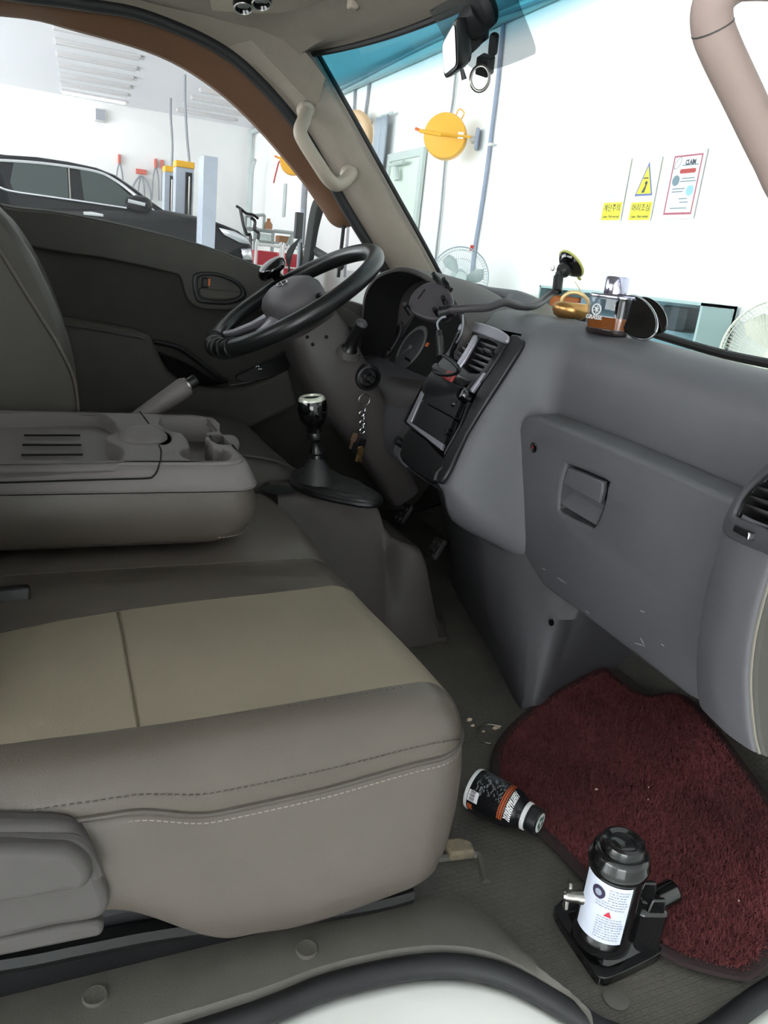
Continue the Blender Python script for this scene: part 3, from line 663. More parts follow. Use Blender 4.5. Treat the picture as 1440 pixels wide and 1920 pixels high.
ff = [f for f in gridfaces(len(fine), ncp) if not inside(loc(VF, sum((vv[i] for i in f), V())/4), vi)]
pod = mesh('end_panel', vv, ff, 'dash_grey', dash)
tube('end_edge', [r[6]+V((0, -.002, 0)) for r in rows[12:]], .0018, 'dash_top_lit', pod, n=6)
plate('vent_bezel', vo, [vi], VF, -.004, .008, 'dash_dark', pod, edge=.003)
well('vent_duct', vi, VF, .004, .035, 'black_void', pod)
for k in range(4):
    t = k/3; a = vp([(lerp(1393, 1428, t), lerp(957, 905, t))])[0]; b = vp([(lerp(1480, 1515, t), lerp(992, 925, t))])[0]
    A, B = fp(VF, *a, -.004), fp(VF, *b, -.004)
    d = (B-A).normalized(); up2 = (VF[2]-d*VF[2].dot(d)).normalized()
    mesh('slat', [A+VF[3]*-.012-up2*.001, B+VF[3]*-.012-up2*.001, B+VF[3]*.004+up2*.007, A+VF[3]*.004+up2*.007], [(0, 1, 2, 3)], 'shroud', pod, solid=.002)
sl_ = vp([(1392, 985), (1430, 1001), (1426, 1017), (1387, 998)]); prism('slider_slot', sl_, VF, .004, .0095, 'black_plastic', pod, bevel=.001)
p = vp([(1422, 1008)])[0]; box('slider_knob', (*p, .011), (.004, .008, .004), 'chrome', pod, fr=VF, bevel=.001)
# ---- centre stack
SF = frame((.785, 0, .60), (0, -1, 0), (.433, 0, .9))
def sp2(pts, w=0): return [loc(SF, onP(px, py, SF[0]+SF[3]*w, SF[3])) for px, py in pts]
bez = cr2(sp2([(876, 612), (900, 612), (940, 625), (958, 636), (957, 650), (918, 712), (895, 740), (872, 800), (846, 846), (838, 858), (808, 826), (768, 800), (770, 785), (800, 725), (822, 695), (850, 660), (866, 625)]), 2)
h_l = cr2(sp2([(872, 627), (893, 634), (886, 655), (868, 692), (850, 676), (860, 645)]), 2)
h_r = cr2(sp2([(905, 639), (938, 650), (936, 662), (907, 706), (876, 694), (890, 665)]), 2)
h_radio = sp2([(817, 703), (880, 742), (861, 786), (797, 752)])
h_pocket = sp2([(795, 758), (858, 792), (841, 836), (780, 798)])
ln_ = mat('stack_black', (26, 26, 29), .35, bump=.05, bscale=700)
stack = plate('stack_bezel', bez, [h_l, h_r, h_radio, h_pocket], SF, .0, .012, 'stack_black', dash, edge=.002)
side = cr2(sp2([(965, 630), (985, 640), (975, 665), (930, 735), (880, 815), (850, 880), (832, 908), (824, 900), (838, 858), (872, 800), (900, 740), (950, 655)]), 2)
prism('stack_border', side, SF, -.002, .008, 'stack_black', dash, bevel=.003)
tr = cr2(sp2([(868, 627), (874, 613), (900, 610), (940, 622), (962, 636), (958, 650), (940, 645), (912, 634), (896, 628), (880, 625)]), 3)
prism('silver_trim_top', tr, SF, .008, .015, 'silver_trim', stack, bevel=.002)
prism('silver_trim_middle', cr2(sp2([(897, 636), (904, 639), (893, 662), (872, 696), (864, 692), (884, 660)]), 3), SF, .008, .015, 'silver_trim', stack, bevel=.002)
prism('silver_trim_side', sp2([(800, 738), (804, 744), (781, 797), (772, 797)]), SF, .008, .015, 'silver_trim', stack, bevel=.001)
prism('silver_trim_base', sp2([(772, 797), (782, 799), (841, 838), (838, 850)]), SF, .008, .015, 'silver_trim', stack, bevel=.001)
prism('silver_trim_edge', sp2([(916, 706), (920, 706), (895, 742), (890, 740)]), SF, .008, .015, 'silver_trim', stack, bevel=.001)
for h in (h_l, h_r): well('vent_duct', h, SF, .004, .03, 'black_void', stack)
mat('slat_grey', (120, 120, 124), .4)
for k in range(5):
    t = (k+.5)/5
    for q0, q1, q2, q3 in (((872, 628), (892, 635), (851, 676), (868, 690)), ((905, 641), (937, 652), (878, 694), (906, 705))):
        a = sp2([(lerp(q0[0], q2[0], t), lerp(q0[1], q2[1], t))])[0]; b = sp2([(lerp(q1[0], q3[0], t), lerp(q1[1], q3[1], t))])[0]
        A, B = fp(SF, *a, 0), fp(SF, *b, 0)
        mesh('slat', [A+SF[3]*-.008-SF[2]*.001, B+SF[3]*-.008-SF[2]*.001, B+SF[3]*.006+SF[2]*.003, A+SF[3]*.006+SF[2]*.003], [(0, 1, 2, 3)], 'slat_grey', stack, solid=.0015)
mat('hazard_red', (176, 62, 60), .4)
hz = prism('hazard_button', sp2([(850, 701), (867, 705), (855, 723), (839, 714)]), SF, .006, .016, 'hazard_red', stack, bevel=.0015)
cc = sp2([(853, 711)])[0]
mesh('hazard_mark', [fp(SF, cc[0]+a, cc[1]+b, .0165) for a, b in ((-.004, -.004), (.004, -.004), (0, .004), (-.0025, -.003), (.0025, -.003), (0, .002))], [(0, 1, 4, 3), (1, 2, 5, 4), (2, 0, 3, 5)], 'white_label', hz, smooth=False)
prism('switch_blank', sp2([(868, 707), (893, 719), (884, 735), (858, 724)]), SF, .004, .013, 'black_gloss', stack, bevel=.001)
prism('switch_blank', sp2([(826, 692), (846, 700), (836, 714), (818, 702)]), SF, .006, .014, 'dash_dark', stack, bevel=.001)
rad = thing('car_radio', fp(SF, *sp2([(838, 745)])[0], 0), 'black car radio with small grey display in the centre stack', 'radio')
prism('radio_face', h_radio, SF, -.004, .006, 'black_plastic', rad, bevel=.001)
prism('cassette_slot', sp2([(822, 712), (876, 744), (874, 750), (819, 717)]), SF, .006, .0072, 'black_void', rad)
mat('lcd', (86, 98, 92), .25)
lcd = prism('display', sp2([(829, 739), (853, 750), (846, 768), (822, 756)]), SF, .006, .0076, 'lcd', rad, bevel=.0004)
for k in range(6): p = sp2([(lerp(815, 855, k/5), lerp(757, 779, k/5))])[0]; box('button', (*p, .0072), (.006, .004, .003), 'dash_dark', rad, fr=SF, bevel=.0006)
for k in range(3): p = sp2([(lerp(811, 822, k/2), lerp(738, 722, k/2))])[0]; box('button', (*p, .0072), (.006, .004, .003), 'dash_dark', rad, fr=SF, bevel=.0006)
p = sp2([(860, 762)])[0]; lathe('volume_knob', [(0, 0), (.008, 0), (.0075, .01), (.006, .012), (0, .012)], 'black_satin', rad, move(SF, *p, .006), n=18)
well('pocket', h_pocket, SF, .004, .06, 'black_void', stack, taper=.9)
p = sp2([(885, 750)])[0]; lathe('cigarette_lighter', [(0, 0), (.014, 0), (.0145, .014), (.013, .022), (.010, .026), (0, .027)], 'black_gloss', stack, move(SF, *p, .004), n=22)
p = sp2([(848, 815)])[0]; lathe('side_knob', [(0, 0), (.008, 0), (.0075, .01), (0, .011)], 'black_satin', stack, move(SF, *p, .006), n=18)
low = cr2(sp2([(775, 806), (838, 862), (826, 892), (812, 908), (760, 868), (758, 845)]), 2)
prism('lower_tray', low, SF, -.004, .01, 'black_plastic', stack, bevel=.004)
p = sp2([(757, 833)])[0]; lathe('lower_knob', [(0, -.02), (.010, -.02), (.009, .0), (0, .001)], 'black_plastic', stack, move(SF, *p, .02), n=16)
# ---- instrument hood and cluster
HX = .765
lip = [onX(*p, HX) for p in ((668, 668), (676, 625), (684, 590), (692, 556), (706, 533), (728, 516), (770, 507), (815, 524), (850, 556), (876, 600), (872, 640), (850, 668))]
lip = cr(lip, 5); cen = V((HX, .30, .56)); rows = []
for dx, s, dz in ((-.004, .97, 0), (-.006, 1, 0), (.0, 1.025, .002), (.02, 1.03, .0), (.07, 1.02, .0), (.14, .98, -.004), (.20, .90, -.012)):
    rows.append([V((p.x+dx+(.56-p.z)*.12, cen.y+(p.y-cen.y)*s, cen.z+(p.z-cen.z)*s+dz)) for p in lip])
surf('instrument_hood', rows, 'shroud', dash)
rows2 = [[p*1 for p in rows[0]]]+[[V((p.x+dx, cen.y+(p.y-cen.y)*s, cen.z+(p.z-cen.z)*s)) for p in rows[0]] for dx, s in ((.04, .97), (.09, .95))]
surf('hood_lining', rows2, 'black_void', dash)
CLF = frame((.862, .33, .55), (0, -1, 0), (.45, 0, .9))
prism('cluster_face', rrect(.44, .24, .04), CLF, -.01, 0, 'black_void', dash)
mat('dial', (44, 44, 48), .5); mat('dial_ring', (110, 108, 106), .4)
def clp(pts): return [loc(CLF, onP(px, py, CLF[0], CLF[3])) for px, py in pts]
g0 = clp([(772, 652)])[0]
for k, off in enumerate((0, -.15)):
    gf = move(CLF, g0[0]+off, g0[1], .001)
    g = lathe('gauge', [(0, 0), (.062, 0), (.062, .001), (0, .0012)], 'dial', dash, gf, n=32)
    rr = [[fp(gf, r*math.cos(a), r*math.sin(a), h) for a in [math.radians(-40+260*j/40) for j in range(41)]] for r, h in ((.050, .0016), (.055, .003), (.060, .0016))]
    surf('gauge_ring', rr, 'dial_ring', g); lathe('gauge_hub', [(0, 0), (.006, 0), (.005, .005), (0, .006)], 'dial_ring', g, move(gf, 0, 0, .001), n=14)
    mesh('needle', [fp(gf, -.001, 0, .004), fp(gf, .001, 0, .004), fp(gf, -.030, -.034, .004)], [(0, 1, 2)], 'white_label', g)
for px, py in ((733, 658), (770, 678)):
    A = fp(CLF, *clp([(px, py)])[0], 0); tube('reset_stem', [A, A+CLF[3]*.02], .003, 'black_satin', dash, n=8)
p = clp([(802, 647)])[0]; box('warning_lamp', (*p, .002), (.012, .01, .002), 'orange', dash, fr=CLF)
# ledge below the cluster with a light edge line
lg = [onX(*p, .77) for p in ((648, 688), (700, 700), (752, 715), (800, 690))]
rows = [[V((.86, .58, .47)), V((.86, .40, .475)), V((.86, .25, .48)), V((.86, .15, .49))],
        [V((.79, .58, .455)), V((.79, .40, .458)), V((.79, .25, .46)), V((.80, .15, .48))],
        [V((.742, .56, .44)), V((.735, .42, .442)), V((.732, .27, .445)), V((.75, .15, .47))],
        [V((.73, .56, .40)), V((.722, .42, .40)), V((.715, .27, .405)), V((.73, .16, .43))]]
surf('cluster_ledge', rows, 'shroud', dash, subd=2)
# driver side vent
dv = [onX(*p, .83) for p in ((648, 640), (662, 605), (690, 562), (700, 572), (690, 612), (668, 648))]
DVF = frame(onX(675, 605, .83), (0, -1, 0), (.3, 0, 1))
do = [loc(DVF, p) for p in dv]
gxy = (sum(p[0] for p in do)/6, sum(p[1] for p in do)/6)
di = [(gxy[0]+(a-gxy[0])*.72, gxy[1]+(b-gxy[1])*.78) for a, b in do]
dvo = plate('side_vent_bezel', list(reversed(cr2(do, 3))), [cr2(di, 3)], DVF, -.01, .006, 'shroud', dash, edge=.002)
well('side_vent_duct', cr2(di, 3), DVF, .0, .03, 'black_void', dvo)
for k in range(4):
    t = (k+.5)/4; a = lerp(V(di[0]), V(di[2]), t); b = lerp(V(di[5]), V(di[3]), t); A, B = fp(DVF, *a), fp(DVF, *b)
    tube('slat', [A, B], .003, 'slat_grey', dvo, n=6)
# screen base: dark lip between pad and glass
struct(tube('trim_6', [V((ws(y, .63)-.03, y, .617+.022*sm(-.3, .1, y)+.045*sm(.1, .7, y))) for y in [-.74+i*.049 for i in range(31)]], .008, 'black_rubber', None, n=8), 'black windscreen edge along the dashboard')
# ================================================================== STEERING
WC = V((.505, .372, .617)); E1 = V((.82, 0, .573)).normalized(); E2 = V((0, 1, 0)); WN = V((-E1.z, 0, E1.x))
RR = .198
def rim(a, r=RR, h=0): return WC+E1*(r*math.cos(a))+E2*(r*math.sin(a))+WN*h
sw = thing('steering_wheel', WC, 'black leather wrapped steering wheel with ribbed grip and spinner knob', 'steering wheel')
mat('wheel_leather', (30, 31, 32), .3, bump=.25, bscale=500, detail=5)
rimo = tube('rim', [rim(2*math.pi*i/72) for i in range(72)], .0185, 'wheel_leather', sw, closed=True, n=16)
mat('hub_grey', (98, 94, 96), .5, bump=.15, bscale=900)
for k in range(6):
    a = math.radians(160+9*k)
    ring = [rim(a)+(E1*math.cos(a)+E2*math.sin(a))*(.0185*math.cos(t))+WN*(.0185*math.sin(t)) for t in [2*math.pi*j/18 for j in range(18)]]
    tube('grip_rib', ring, .0042, 'wheel_leather', rimo, closed=True, n=8)
mat('tag_brown', (150, 100, 60), .5)
a = math.radians(195); box('grip_tag', (0, 0, 0), (.010, .012, .003), 'tag_brown', rimo, fr=frame(rim(a, RR-.004, .019), E2, WN.cross(E2)), bevel=.0008)
# hub pad, spokes, emblem
hubf = frame(WC, E1, E2)
rings = []
for h, sx, sy in ((-.05, .05, .055), (-.045, .058, .075), (-.01, .068, .092), (.012, .066, .090), (.026, .056, .078), (.036, .038, .054), (.041, .016, .022)):
    rings.append([fp(hubf, sx*math.copysign(abs(math.cos(t))**.85, math.cos(t))-.004, sy*math.copysign(abs(math.sin(t))**.85, math.sin(t)), h) for t in [2*math.pi*j/32 for j in range(32)]])
hub = loft('hub_pad', rings, 'hub_grey', sw)
mat('spoke_silver', (166, 162, 170), .35, .3)
for a in (62, -62, 150, -150):
    t = math.radians(a); tube('spoke', [rim(t, .055, -.012), rim(t, .11, -.014), rim(t, .16, -.010), rim(t, RR, 0)], [.026, .021, .017, .014], 'spoke_silver' if abs(a) > 90 else 'wheel_leather', sw, n=12, flat=.45)
ef = frame(fp(hubf, -.008, -.006, .042), E2*-1, E1)
emb = tube('emblem', [fp(ef, .020*math.cos(t), .0115*math.sin(t), 0) for t in [2*math.pi*j/28 for j in range(28)]], .0014, 'chrome', sw, closed=True, n=6)
tube('emblem_bar', [fp(ef, -.010, -.008, 0), fp(ef, -.006, .009, 0)], .0014, 'chrome', emb, n=6)
tube('emblem_bar', [fp(ef, .006, -.009, 0), fp(ef, .010, .008, 0)], .0014, 'chrome', emb, n=6)
tube('emblem_bar', [fp(ef, -.007, .001, 0), fp(ef, .007, -.001, 0)], .0014, 'chrome', emb, n=6)
# spinner knob clamped to the far part of the rim
ka = math.radians(80); kb = rim(ka, RR, .018); kf = frame(kb, E2, WN.cross(E2))
kn = lathe('spinner_knob', [(0, .0), (.012, 0), (.013, .008), (.018, .012), (.033, .016), (.038, .024), (.037, .033), (.030, .040), (.016, .044), (0, .045)], 'black_gloss', sw, frame(kb, E2, uz=(WN+V((-.15, -.35, 0))).normalized()), n=26)
tube('knob_clamp', [rim(ka-.06), rim(ka), rim(ka+.06)], .0215, 'black_plastic', kn, n=14)
# column shroud
AX = -WN
col = thing('steering_column', WC+AX*.4, 'grey steering column shroud with ignition lock and control stalk', 'steering column')
cf = frame(WC, E2*-1, E1)           # u to the passenger side, v forward up, w = towards driver
rings = []
for s, hw, hv, dv in ((.05, .050, .050, 0), (.06, .074, .062, 0), (.10, .084, .070, -.002), (.17, .088, .074, -.006), (.24, .082, .072, -.004), (.30, .070, .066, .0), (.40, .05, .05, .0), (.55, .04, .04, 0)):
    rings.append([fp(cf, hw*math.copysign(abs(math.cos(t))**.6, math.cos(t)), dv+hv*math.copysign(abs(math.sin(t))**.6, math.sin(t)), -s) for t in [2*math.pi*j/36 for j in range(36)]])
loft('shroud', rings, 'shroud', col)
def onC(px, py): return onY(px, py, WC.y-.088)
ic = onC(690, 708)
igf = frame(ic, (.6, 0, -.35), uz=(-.25, -1, .05))
ig = lathe('ignition_bezel', [(.0, -.02), (.030, -.02), (.0295, .002), (.027, .006), (.023, .007), (.021, .003), (.019, -.004), (0, -.006)], 'black_plastic', col, igf, n=28)
lathe('lock_barrel', [(0, -.006), (.0125, -.006), (.012, .004), (0, .005)], 'black_satin', ig, igf, n=20)
stf = [onY(655, 655, .28), onY(666, 630, .262), onY(679, 605, .245)]
stk = tube('stalk', [stf[0], lerp(stf[0], stf[1], .3), stf[1], lerp(stf[1], stf[2], .9)], [.020, .0135, .0125, .0125], 'black_satin', col, n=16)
tube('stalk_end', [lerp(stf[1], stf[2], .88), stf[2], stf[2]+(stf[2]-stf[1])*.12], [.0135, .0130, .009], 'dash_dark', stk, n=16)
tube('stalk_collar', [stf[0]-(stf[1]-stf[0])*.35, stf[0]+(stf[1]-stf[0])*.05], [.028, .023], 'shroud', stk, n=16)
bc = onC(617, 640)
for px, py in ((576, 632), (586, 646), (612, 632)):
    lathe('screw_hole', [(0, 0), (.004, 0), (.004, .001), (0, .001)], 'black_void', col, frame(onY(px, py, WC.y-.0885), (1, 0, 0), uz=(0, -1, 0)), n=10)
# ================================================================== GEAR LEVER AND TUNNEL COVER
tun = thing('tunnel_cover', (.55, .05, 0), 'dark grey plastic transmission tunnel cover in front of the bench seat', 'tunnel cover')
rings = []
for x, zt, yt, yb, r in ((.398, .282, .035, -.125, .02), (.44, .281, .033, -.115, .018), (.50, .279, .022, -.105, .016), (.56, .276, .008, -.098, .016), (.582, .270, .003, -.095, .018), (.594, .255, -.002, -.093, .02), (.603, .225, -.012, -.092, .02), (.612, .208, -.03, -.091, .018), (.625, .203, -.05, -.090, .016), (.645, .199, -.06, -.088, .016), (.662, .192, -.064, -.087, .02), (.674, .172, -.066, -.086, .02), (.690, .12, -.068, -.085, .02), (.712, .05, -.070, -.084, .015), (.730, .004, -.072, -.083, .001)):
    pr = [(yb-.004, .0), (yb-.003, .012)]
    pr += [(lerp(yb, yt, t)-.0, lerp(.012, zt-r, t)) for t in (.25, .5, .75, 1)]
    for k in range(1, 5): an = math.radians(90*k/4); pr.append((yt+r*(1-math.cos(an)), zt-r+r*math.sin(an)))
    pr += [(yt+.05, zt), (.115, zt), (.126, zt-.012), (.128, 0)]
    rings.append([V((x, a, max(0, b))) for a, b in pr])
loft('cover_shell', rings, 'console_floor', tun)
fl_ = [onZ(*p, .004) for p in ((700, 1222), (745, 1212), (800, 1207), (828, 1203), (838, 1196), (836, 1185))]
surf('foot_flange', [[p, p+V((.0, .03, .028))] for p in cr(fl_, 4)], 'console_floor', tun, solid=.004)
hole = onZ(522, 918, .283); lathe('cup_hole', [(0, .0006), (.030, .0006), (.031, .0)], 'black_void', tun, frame(hole, (1, 0, 0), (0, 1, 0)), n=24)
gl_ = thing('gear_lever', (.50, .05, .28), 'black gear lever with chrome capped knob and leather gaiter', 'gear lever')
bc = onZ(633, 918, .285); base = cr([onZ(*p, .286) for p in ((548, 900), (560, 884), (600, 882), (660, 905), (705, 928), (712, 942), (690, 948), (640, 940), (590, 928), (560, 915))], 3, True)
nk = [onY(592, 855, .045), onY(590, 872, .045)]
top_c = onY(594, 858, .045); rows = []
N = len(base); g = sum(base, V())/N
for t, rad_, zz in ((0, 1.0, 0), (.05, .97, .008), (.12, .86, .012), (.22, .74, .013), (.30, None, .02), (.6, None, 0), (1, None, 0)):
    ring = []
    for i, p in enumerate(base):
        if rad_: ring.append(g+(p-g)*rad_+V((0, 0, zz+.002*math.sin(i*2.1))))
        else:
            d = (p-g).normalized(); w = {.30: .036, .6: .026, 1: .012}[t]; c = lerp(V((g.x-.035, g.y, g.z+.015)), top_c, {.30: .0, .6: .55, 1: 1}[t])
            ring.append(c+V((d.x*w, d.y*w, 0)))
    rows.append(ring)
mat('gaiter', (40, 40, 40), .5, bump=.4, bscale=300, detail=4)
gt = loft('gaiter', rows, 'gaiter', gl_, caps=False)
ft = tube('gaiter_frame', base, .006, 'black_plastic', gl_, closed=True, n=8)
kt = onY(584, 742, .045); kd = (kt-top_c).normalized(); kf = frame(top_c, E2, uz=kd); H = (kt-top_c).length
lathe('shaft', [(.0, -.01), (.012, -.01), (.013, .0), (.0115, .006), (.0135, .010), (.0105, .018), (.009, .03), (.012, .036), (.0155, .038), (.0165, .045), (.0155, .050), (.0, .052)], 'black_satin', gl_, kf, n=22)
mat('knob_silver', (214, 216, 200), .3, .5); kb_ = lathe('knob', [(0, .046), (.014, .046), (.015, .056), (.0155, .062), (.021, .068), (.0265, .078), (.0285, H-.022), (.027, H-.012), (.024, H-.006), (0, H-.005)], 'black_gloss', gl_, kf, n=26)
lathe('knob_ring', [(.0250, H-.008), (.0235, H-.003), (.0205, H-.0005), (.0175, H-.001), (.017, H-.005)], 'knob_silver', kb_, kf, n=26, caps=False)
lathe('knob_cap', [(.0178, H-.004), (.012, H-.0022), (0, H-.0018)], 'black_gloss', kb_, kf, n=22)
# ================================================================== PEDALS
mat('pedal_rubber', (60, 58, 56), .6, bump=.2)
for (px, py, Y), lab in zip(((756, 962, .42), (816, 1027, .22)), ('worn clutch pedal with metal studs beside the steering column', 'worn brake pedal with metal studs near the tunnel cover')):
    c = onY(px, py, Y); pf = frame(c, (0, -1, .15), (.55, 0, .85))
    pd = thing('foot_pedal', c-V((0, 0, .03)), lab, 'pedal')
    pad_ = prism('pedal_pad', rrect(.05, .055, .008), pf, -.008, .004, 'pedal_rubber', pd, bevel=.003)
    for a, b in ((-.012, .012), (.012, .012), (0, -.004), (-.012, -.018), (.012, -.018)): lathe('stud', [(0, .0), (.006, 0), (.005, .0065), (0, .007)], 'steel', pad_, move(pf, a, b, 0), n=10)
    tube('pedal_arm', cr([fp(pf, 0, .01, -.006), fp(pf, 0, .04, -.04), fp(pf, 0, .09, -.08)], 4), .008, 'black_satin', pd, n=8)
# ================================================================== FLOOR MAT
mat('mat_red', (112, 56, 58), .95, col2=(74, 36, 38), vscale=10); mat('mat_base', (48, 22, 25), .95); mat('mat_binding', (40, 26, 27), .9, bump=.4, bscale=500)
mat('mat_fibre', (134, 66, 68), .8, col2=(92, 46, 46), vscale=6)
_L = cr([onZ(*p, .007) for p in ((1130, 1258), (1060, 1292), (985, 1345), (942, 1393), (930, 1440), (944, 1492), (985, 1532), (1040, 1582), (1110, 1655), (1180, 1735), (1260, 1792), (1330, 1817), (1385, 1828))], 6)
_R = cr([onZ(px, py, z) for px, py, z in ((1136, 1258, .007), (1172, 1288, .007), (1215, 1308, .008), (1255, 1304, .014), (1290, 1316, .03), (1340, 1372, .045), (1400, 1452, .045), (1452, 1532, .04), (1475, 1610, .03), (1472, 1690, .012), (1455, 1755, .007), (1428, 1803, .007), (1392, 1829, .007))], 6)
NM = 40; rows = []
for a, b in zip(_L, _R):
    r = []
    for j in range(NM+1):
        t = j/NM; p = lerp(a, b, t); p.z = max(.0085 if 0 < j < NM else .006, lerp(.007, b.z, sm(.78, .97, t))); r.append(p)
    rows.append(r)
fm = thing('floor_mat', (.85, -.6, 0), 'dark red carpet mat with black bound edge in the passenger footwell', 'floor mat')
base_o = surf('mat_base', rows, 'mat_red', fm, solid=.005)
tube('edge_binding', [p+V((0, 0, .001)) for p in _L+list(reversed(_R))], .0085, 'mat_binding', fm, closed=True, n=8, flat=.55)
vs, fs = [], []; nr = len(rows)
area = [(i, j) for i in range(nr-1) for j in range(NM)]
wts = [((rows[i+1][j]-rows[i][j]).cross(rows[i][j+1]-rows[i][j])).length for i, j in area]
for i, j in random.choices(area, wts, k=70000):
    u, v = random.random(), random.random()
    p = lerp(lerp(rows[i][j], rows[i][j+1], v), lerp(rows[i+1][j], rows[i+1][j+1], v), u)
    an = random.random()*6.283; h = random.uniform(.0035, .008); w = .0009
    d = V((math.cos(an), math.sin(an), 0)); ln = V((random.gauss(0, .0035), random.gauss(0, .0035), h)); k = len(vs)
    vs += [p-d*w, p+d*w, p+ln]; fs.append((k, k+1, k+2))
me = bpy.data.meshes.new('carpet_pile'); me.from_pydata([v-V((.85, -.6, 0)) for v in vs], [], fs); me.materials.append(MT['mat_fibre'])
po = bpy.data.objects.new('carpet_pile', me); COL.objects.link(po); po.parent = fm; po['kind'] = 'stuff'
mat('crumb', (205, 185, 160), .8)
for k, (px, py) in enumerate(((1118, 1481), (1216, 1477), (1215, 1500), (1385, 1690))):
    c = onZ(px, py, .016); s = .003 if k else .0045
    box('crumb', (0, 0, .001), (s, s*.6, s*.5), 'crumb', fm, fr=frame(c, (1, .5*k, 0), (0, 1, 0)), bevel=.0006)
# litter on the rubber floor: pebbles and a wire loop
dl = tag(tube('wire_loop', cr([onZ(*p, .004) for p in ((940, 1362), (915, 1358), (900, 1366), (896, 1378), (905, 1390), (920, 1394))], 5), .0008, 'steel', None, n=6), 'thin grey wire loop lying on the rubber floor', 'wire')
for k, (px, py) in enumerate(((886, 1361), (880, 1350), (906, 1372), (928, 1366), (934, 1364), (764, 1222), (866, 1386))):
    c = onZ(px, py, .0); s = random.uniform(.003, .0055)
    vv = [c+V((s*math.cos(a)*r, s*.7*math.sin(a)*r, z)) for r, z in ((1, .0), (.8, s*.5), (.3, s*.75)) for a in [i*1.2566+k for i in range(5)]]
    o = mesh('pebble', vv, gridfaces(3, 5, True)+[(10, 11, 12, 13, 14), (4, 3, 2, 1, 0)], 'crumb', None)
    tag(o, 'tiny pale pebble lying on the dirty rubber floor', 'pebble', 'pebbles on the cab floor')
# seat foot bracket and floor lip
mat('mud', (150, 138, 112), .85, col2=(90, 84, 72), vscale=30)
bf_ = [onZ(*p, .012) for p in ((830, 1575), (860, 1570), (884, 1578), (892, 1598), (845, 1603))]
fb = thing('floor_bracket', (.43, -.62, 0), 'dusty tan seat foot bracket bolted to the floor', 'bracket')
prism('foot_plate', [(p.x, p.y) for p in bf_], frame((0, 0, 0), (1, 0, 0), (0, 1, 0)), 0, .014, 'mud', fb, bevel=.004)
lp_ = cr([onZ(*p, .001) for p in ((780, 1615), (850, 1607), (895, 1604), (905, 1625), (912, 1655))], 5)
tube('foot_lip', lp_, .0055, 'sill_trim', fb, n=8)
# ================================================================== COFFEE BOTTLE
def patch(name, fr, rf, a0, a1, h0, h1, m, parent, off=.0005, na=10, nh=4):
    rows = [[fp(fr, (rf(h)+off)*math.cos(a), (rf(h)+off)*math.sin(a), h) for a in [lerp(a0, a1, i/na) for i in range(na+1)]] for h in [lerp(h0, h1, j/nh) for j in range(nh+1)]]
    return surf(name, rows, m, parent)
bA = onZ(889, 1478, .030); bB = onZ(1010, 1553, .021)
bt = thing('coffee_bottle', (lerp(bA, bB, .5).x, lerp(bA, bB, .5).y, 0), 'black aluminium drink bottle with orange band lying beside the seat', 'bottle')
ax = (bB-bA); LB = ax.length; ax.normalize(); BF = frame(bA, V((0, 0, 1)), uz=ax)
R0 = .0285
prof = [(0, .003), (R0*.8, .0), (R0*.93, .0), (R0, .005), (R0, LB*.50), (R0*.985, LB*.58), (R0*.90, LB*.66), (R0*.74, LB*.735), (R0*.60, LB*.775), (R0*.575, LB*.80), (0, LB*.80)]
def rb(h):
    for (r0, h0), (r1, h1) in zip(prof[2:], prof[3:]):
        if h0 <= h <= h1 and h1 > h0: return lerp(r0, r1, (h-h0)/(h1-h0))
    return R0
mat('bottle_black', (22, 22, 25), .3, .2)
body = lathe('bottle_body', prof, 'bottle_black', bt, BF, n=36)
lathe('base_rim', [(R0*.86, -.0012), (R0*.97, -.0012), (R0*1.012, .002), (R0*1.008, .004), (R0*.9, .004)], 'white_label', bt, BF, n=36, caps=False)
lathe('neck_ring', [(R0*.60, LB*.775), (R0*.66, LB*.785), (R0*.66, LB*.80), (R0*.62, LB*.805), (R0*.66, LB*.81), (R0*.66, LB*.835), (R0*.58, LB*.84)], 'white_label', bt, BF, n=28)
cp = lathe('cap', [(R0*.57, LB*.835), (R0*.61, LB*.84), (R0*.61, LB*.86), (R0*.58, LB*.865), (R0*.61, LB*.87), (R0*.61, LB*.985), (R0*.55, LB), (0, LB)], 'black_plastic', bt, BF, n=28)
mat('logo_green', (70, 110, 96), .5); mat('speck_grey', (120, 124, 128), .5); mat('label_orange', (176, 84, 44), .5)
lg_ = lathe('cap_logo', [(0, 0), (R0*.46, 0), (R0*.46, .0006), (0, .0006)], 'white_label', cp, (fp(BF, 0, 0, LB), *BF[1:]), n=24)
lf = (fp(BF, 0, 0, LB+.0007), *BF[1:])
for k in range(5):
    a = 2*math.pi*k/5+.3; prism('logo_mark', circ(R0*.13, 6, R0*.24*math.cos(a), R0*.24*math.sin(a)), lf, 0, .0003, 'logo_green', lg_)
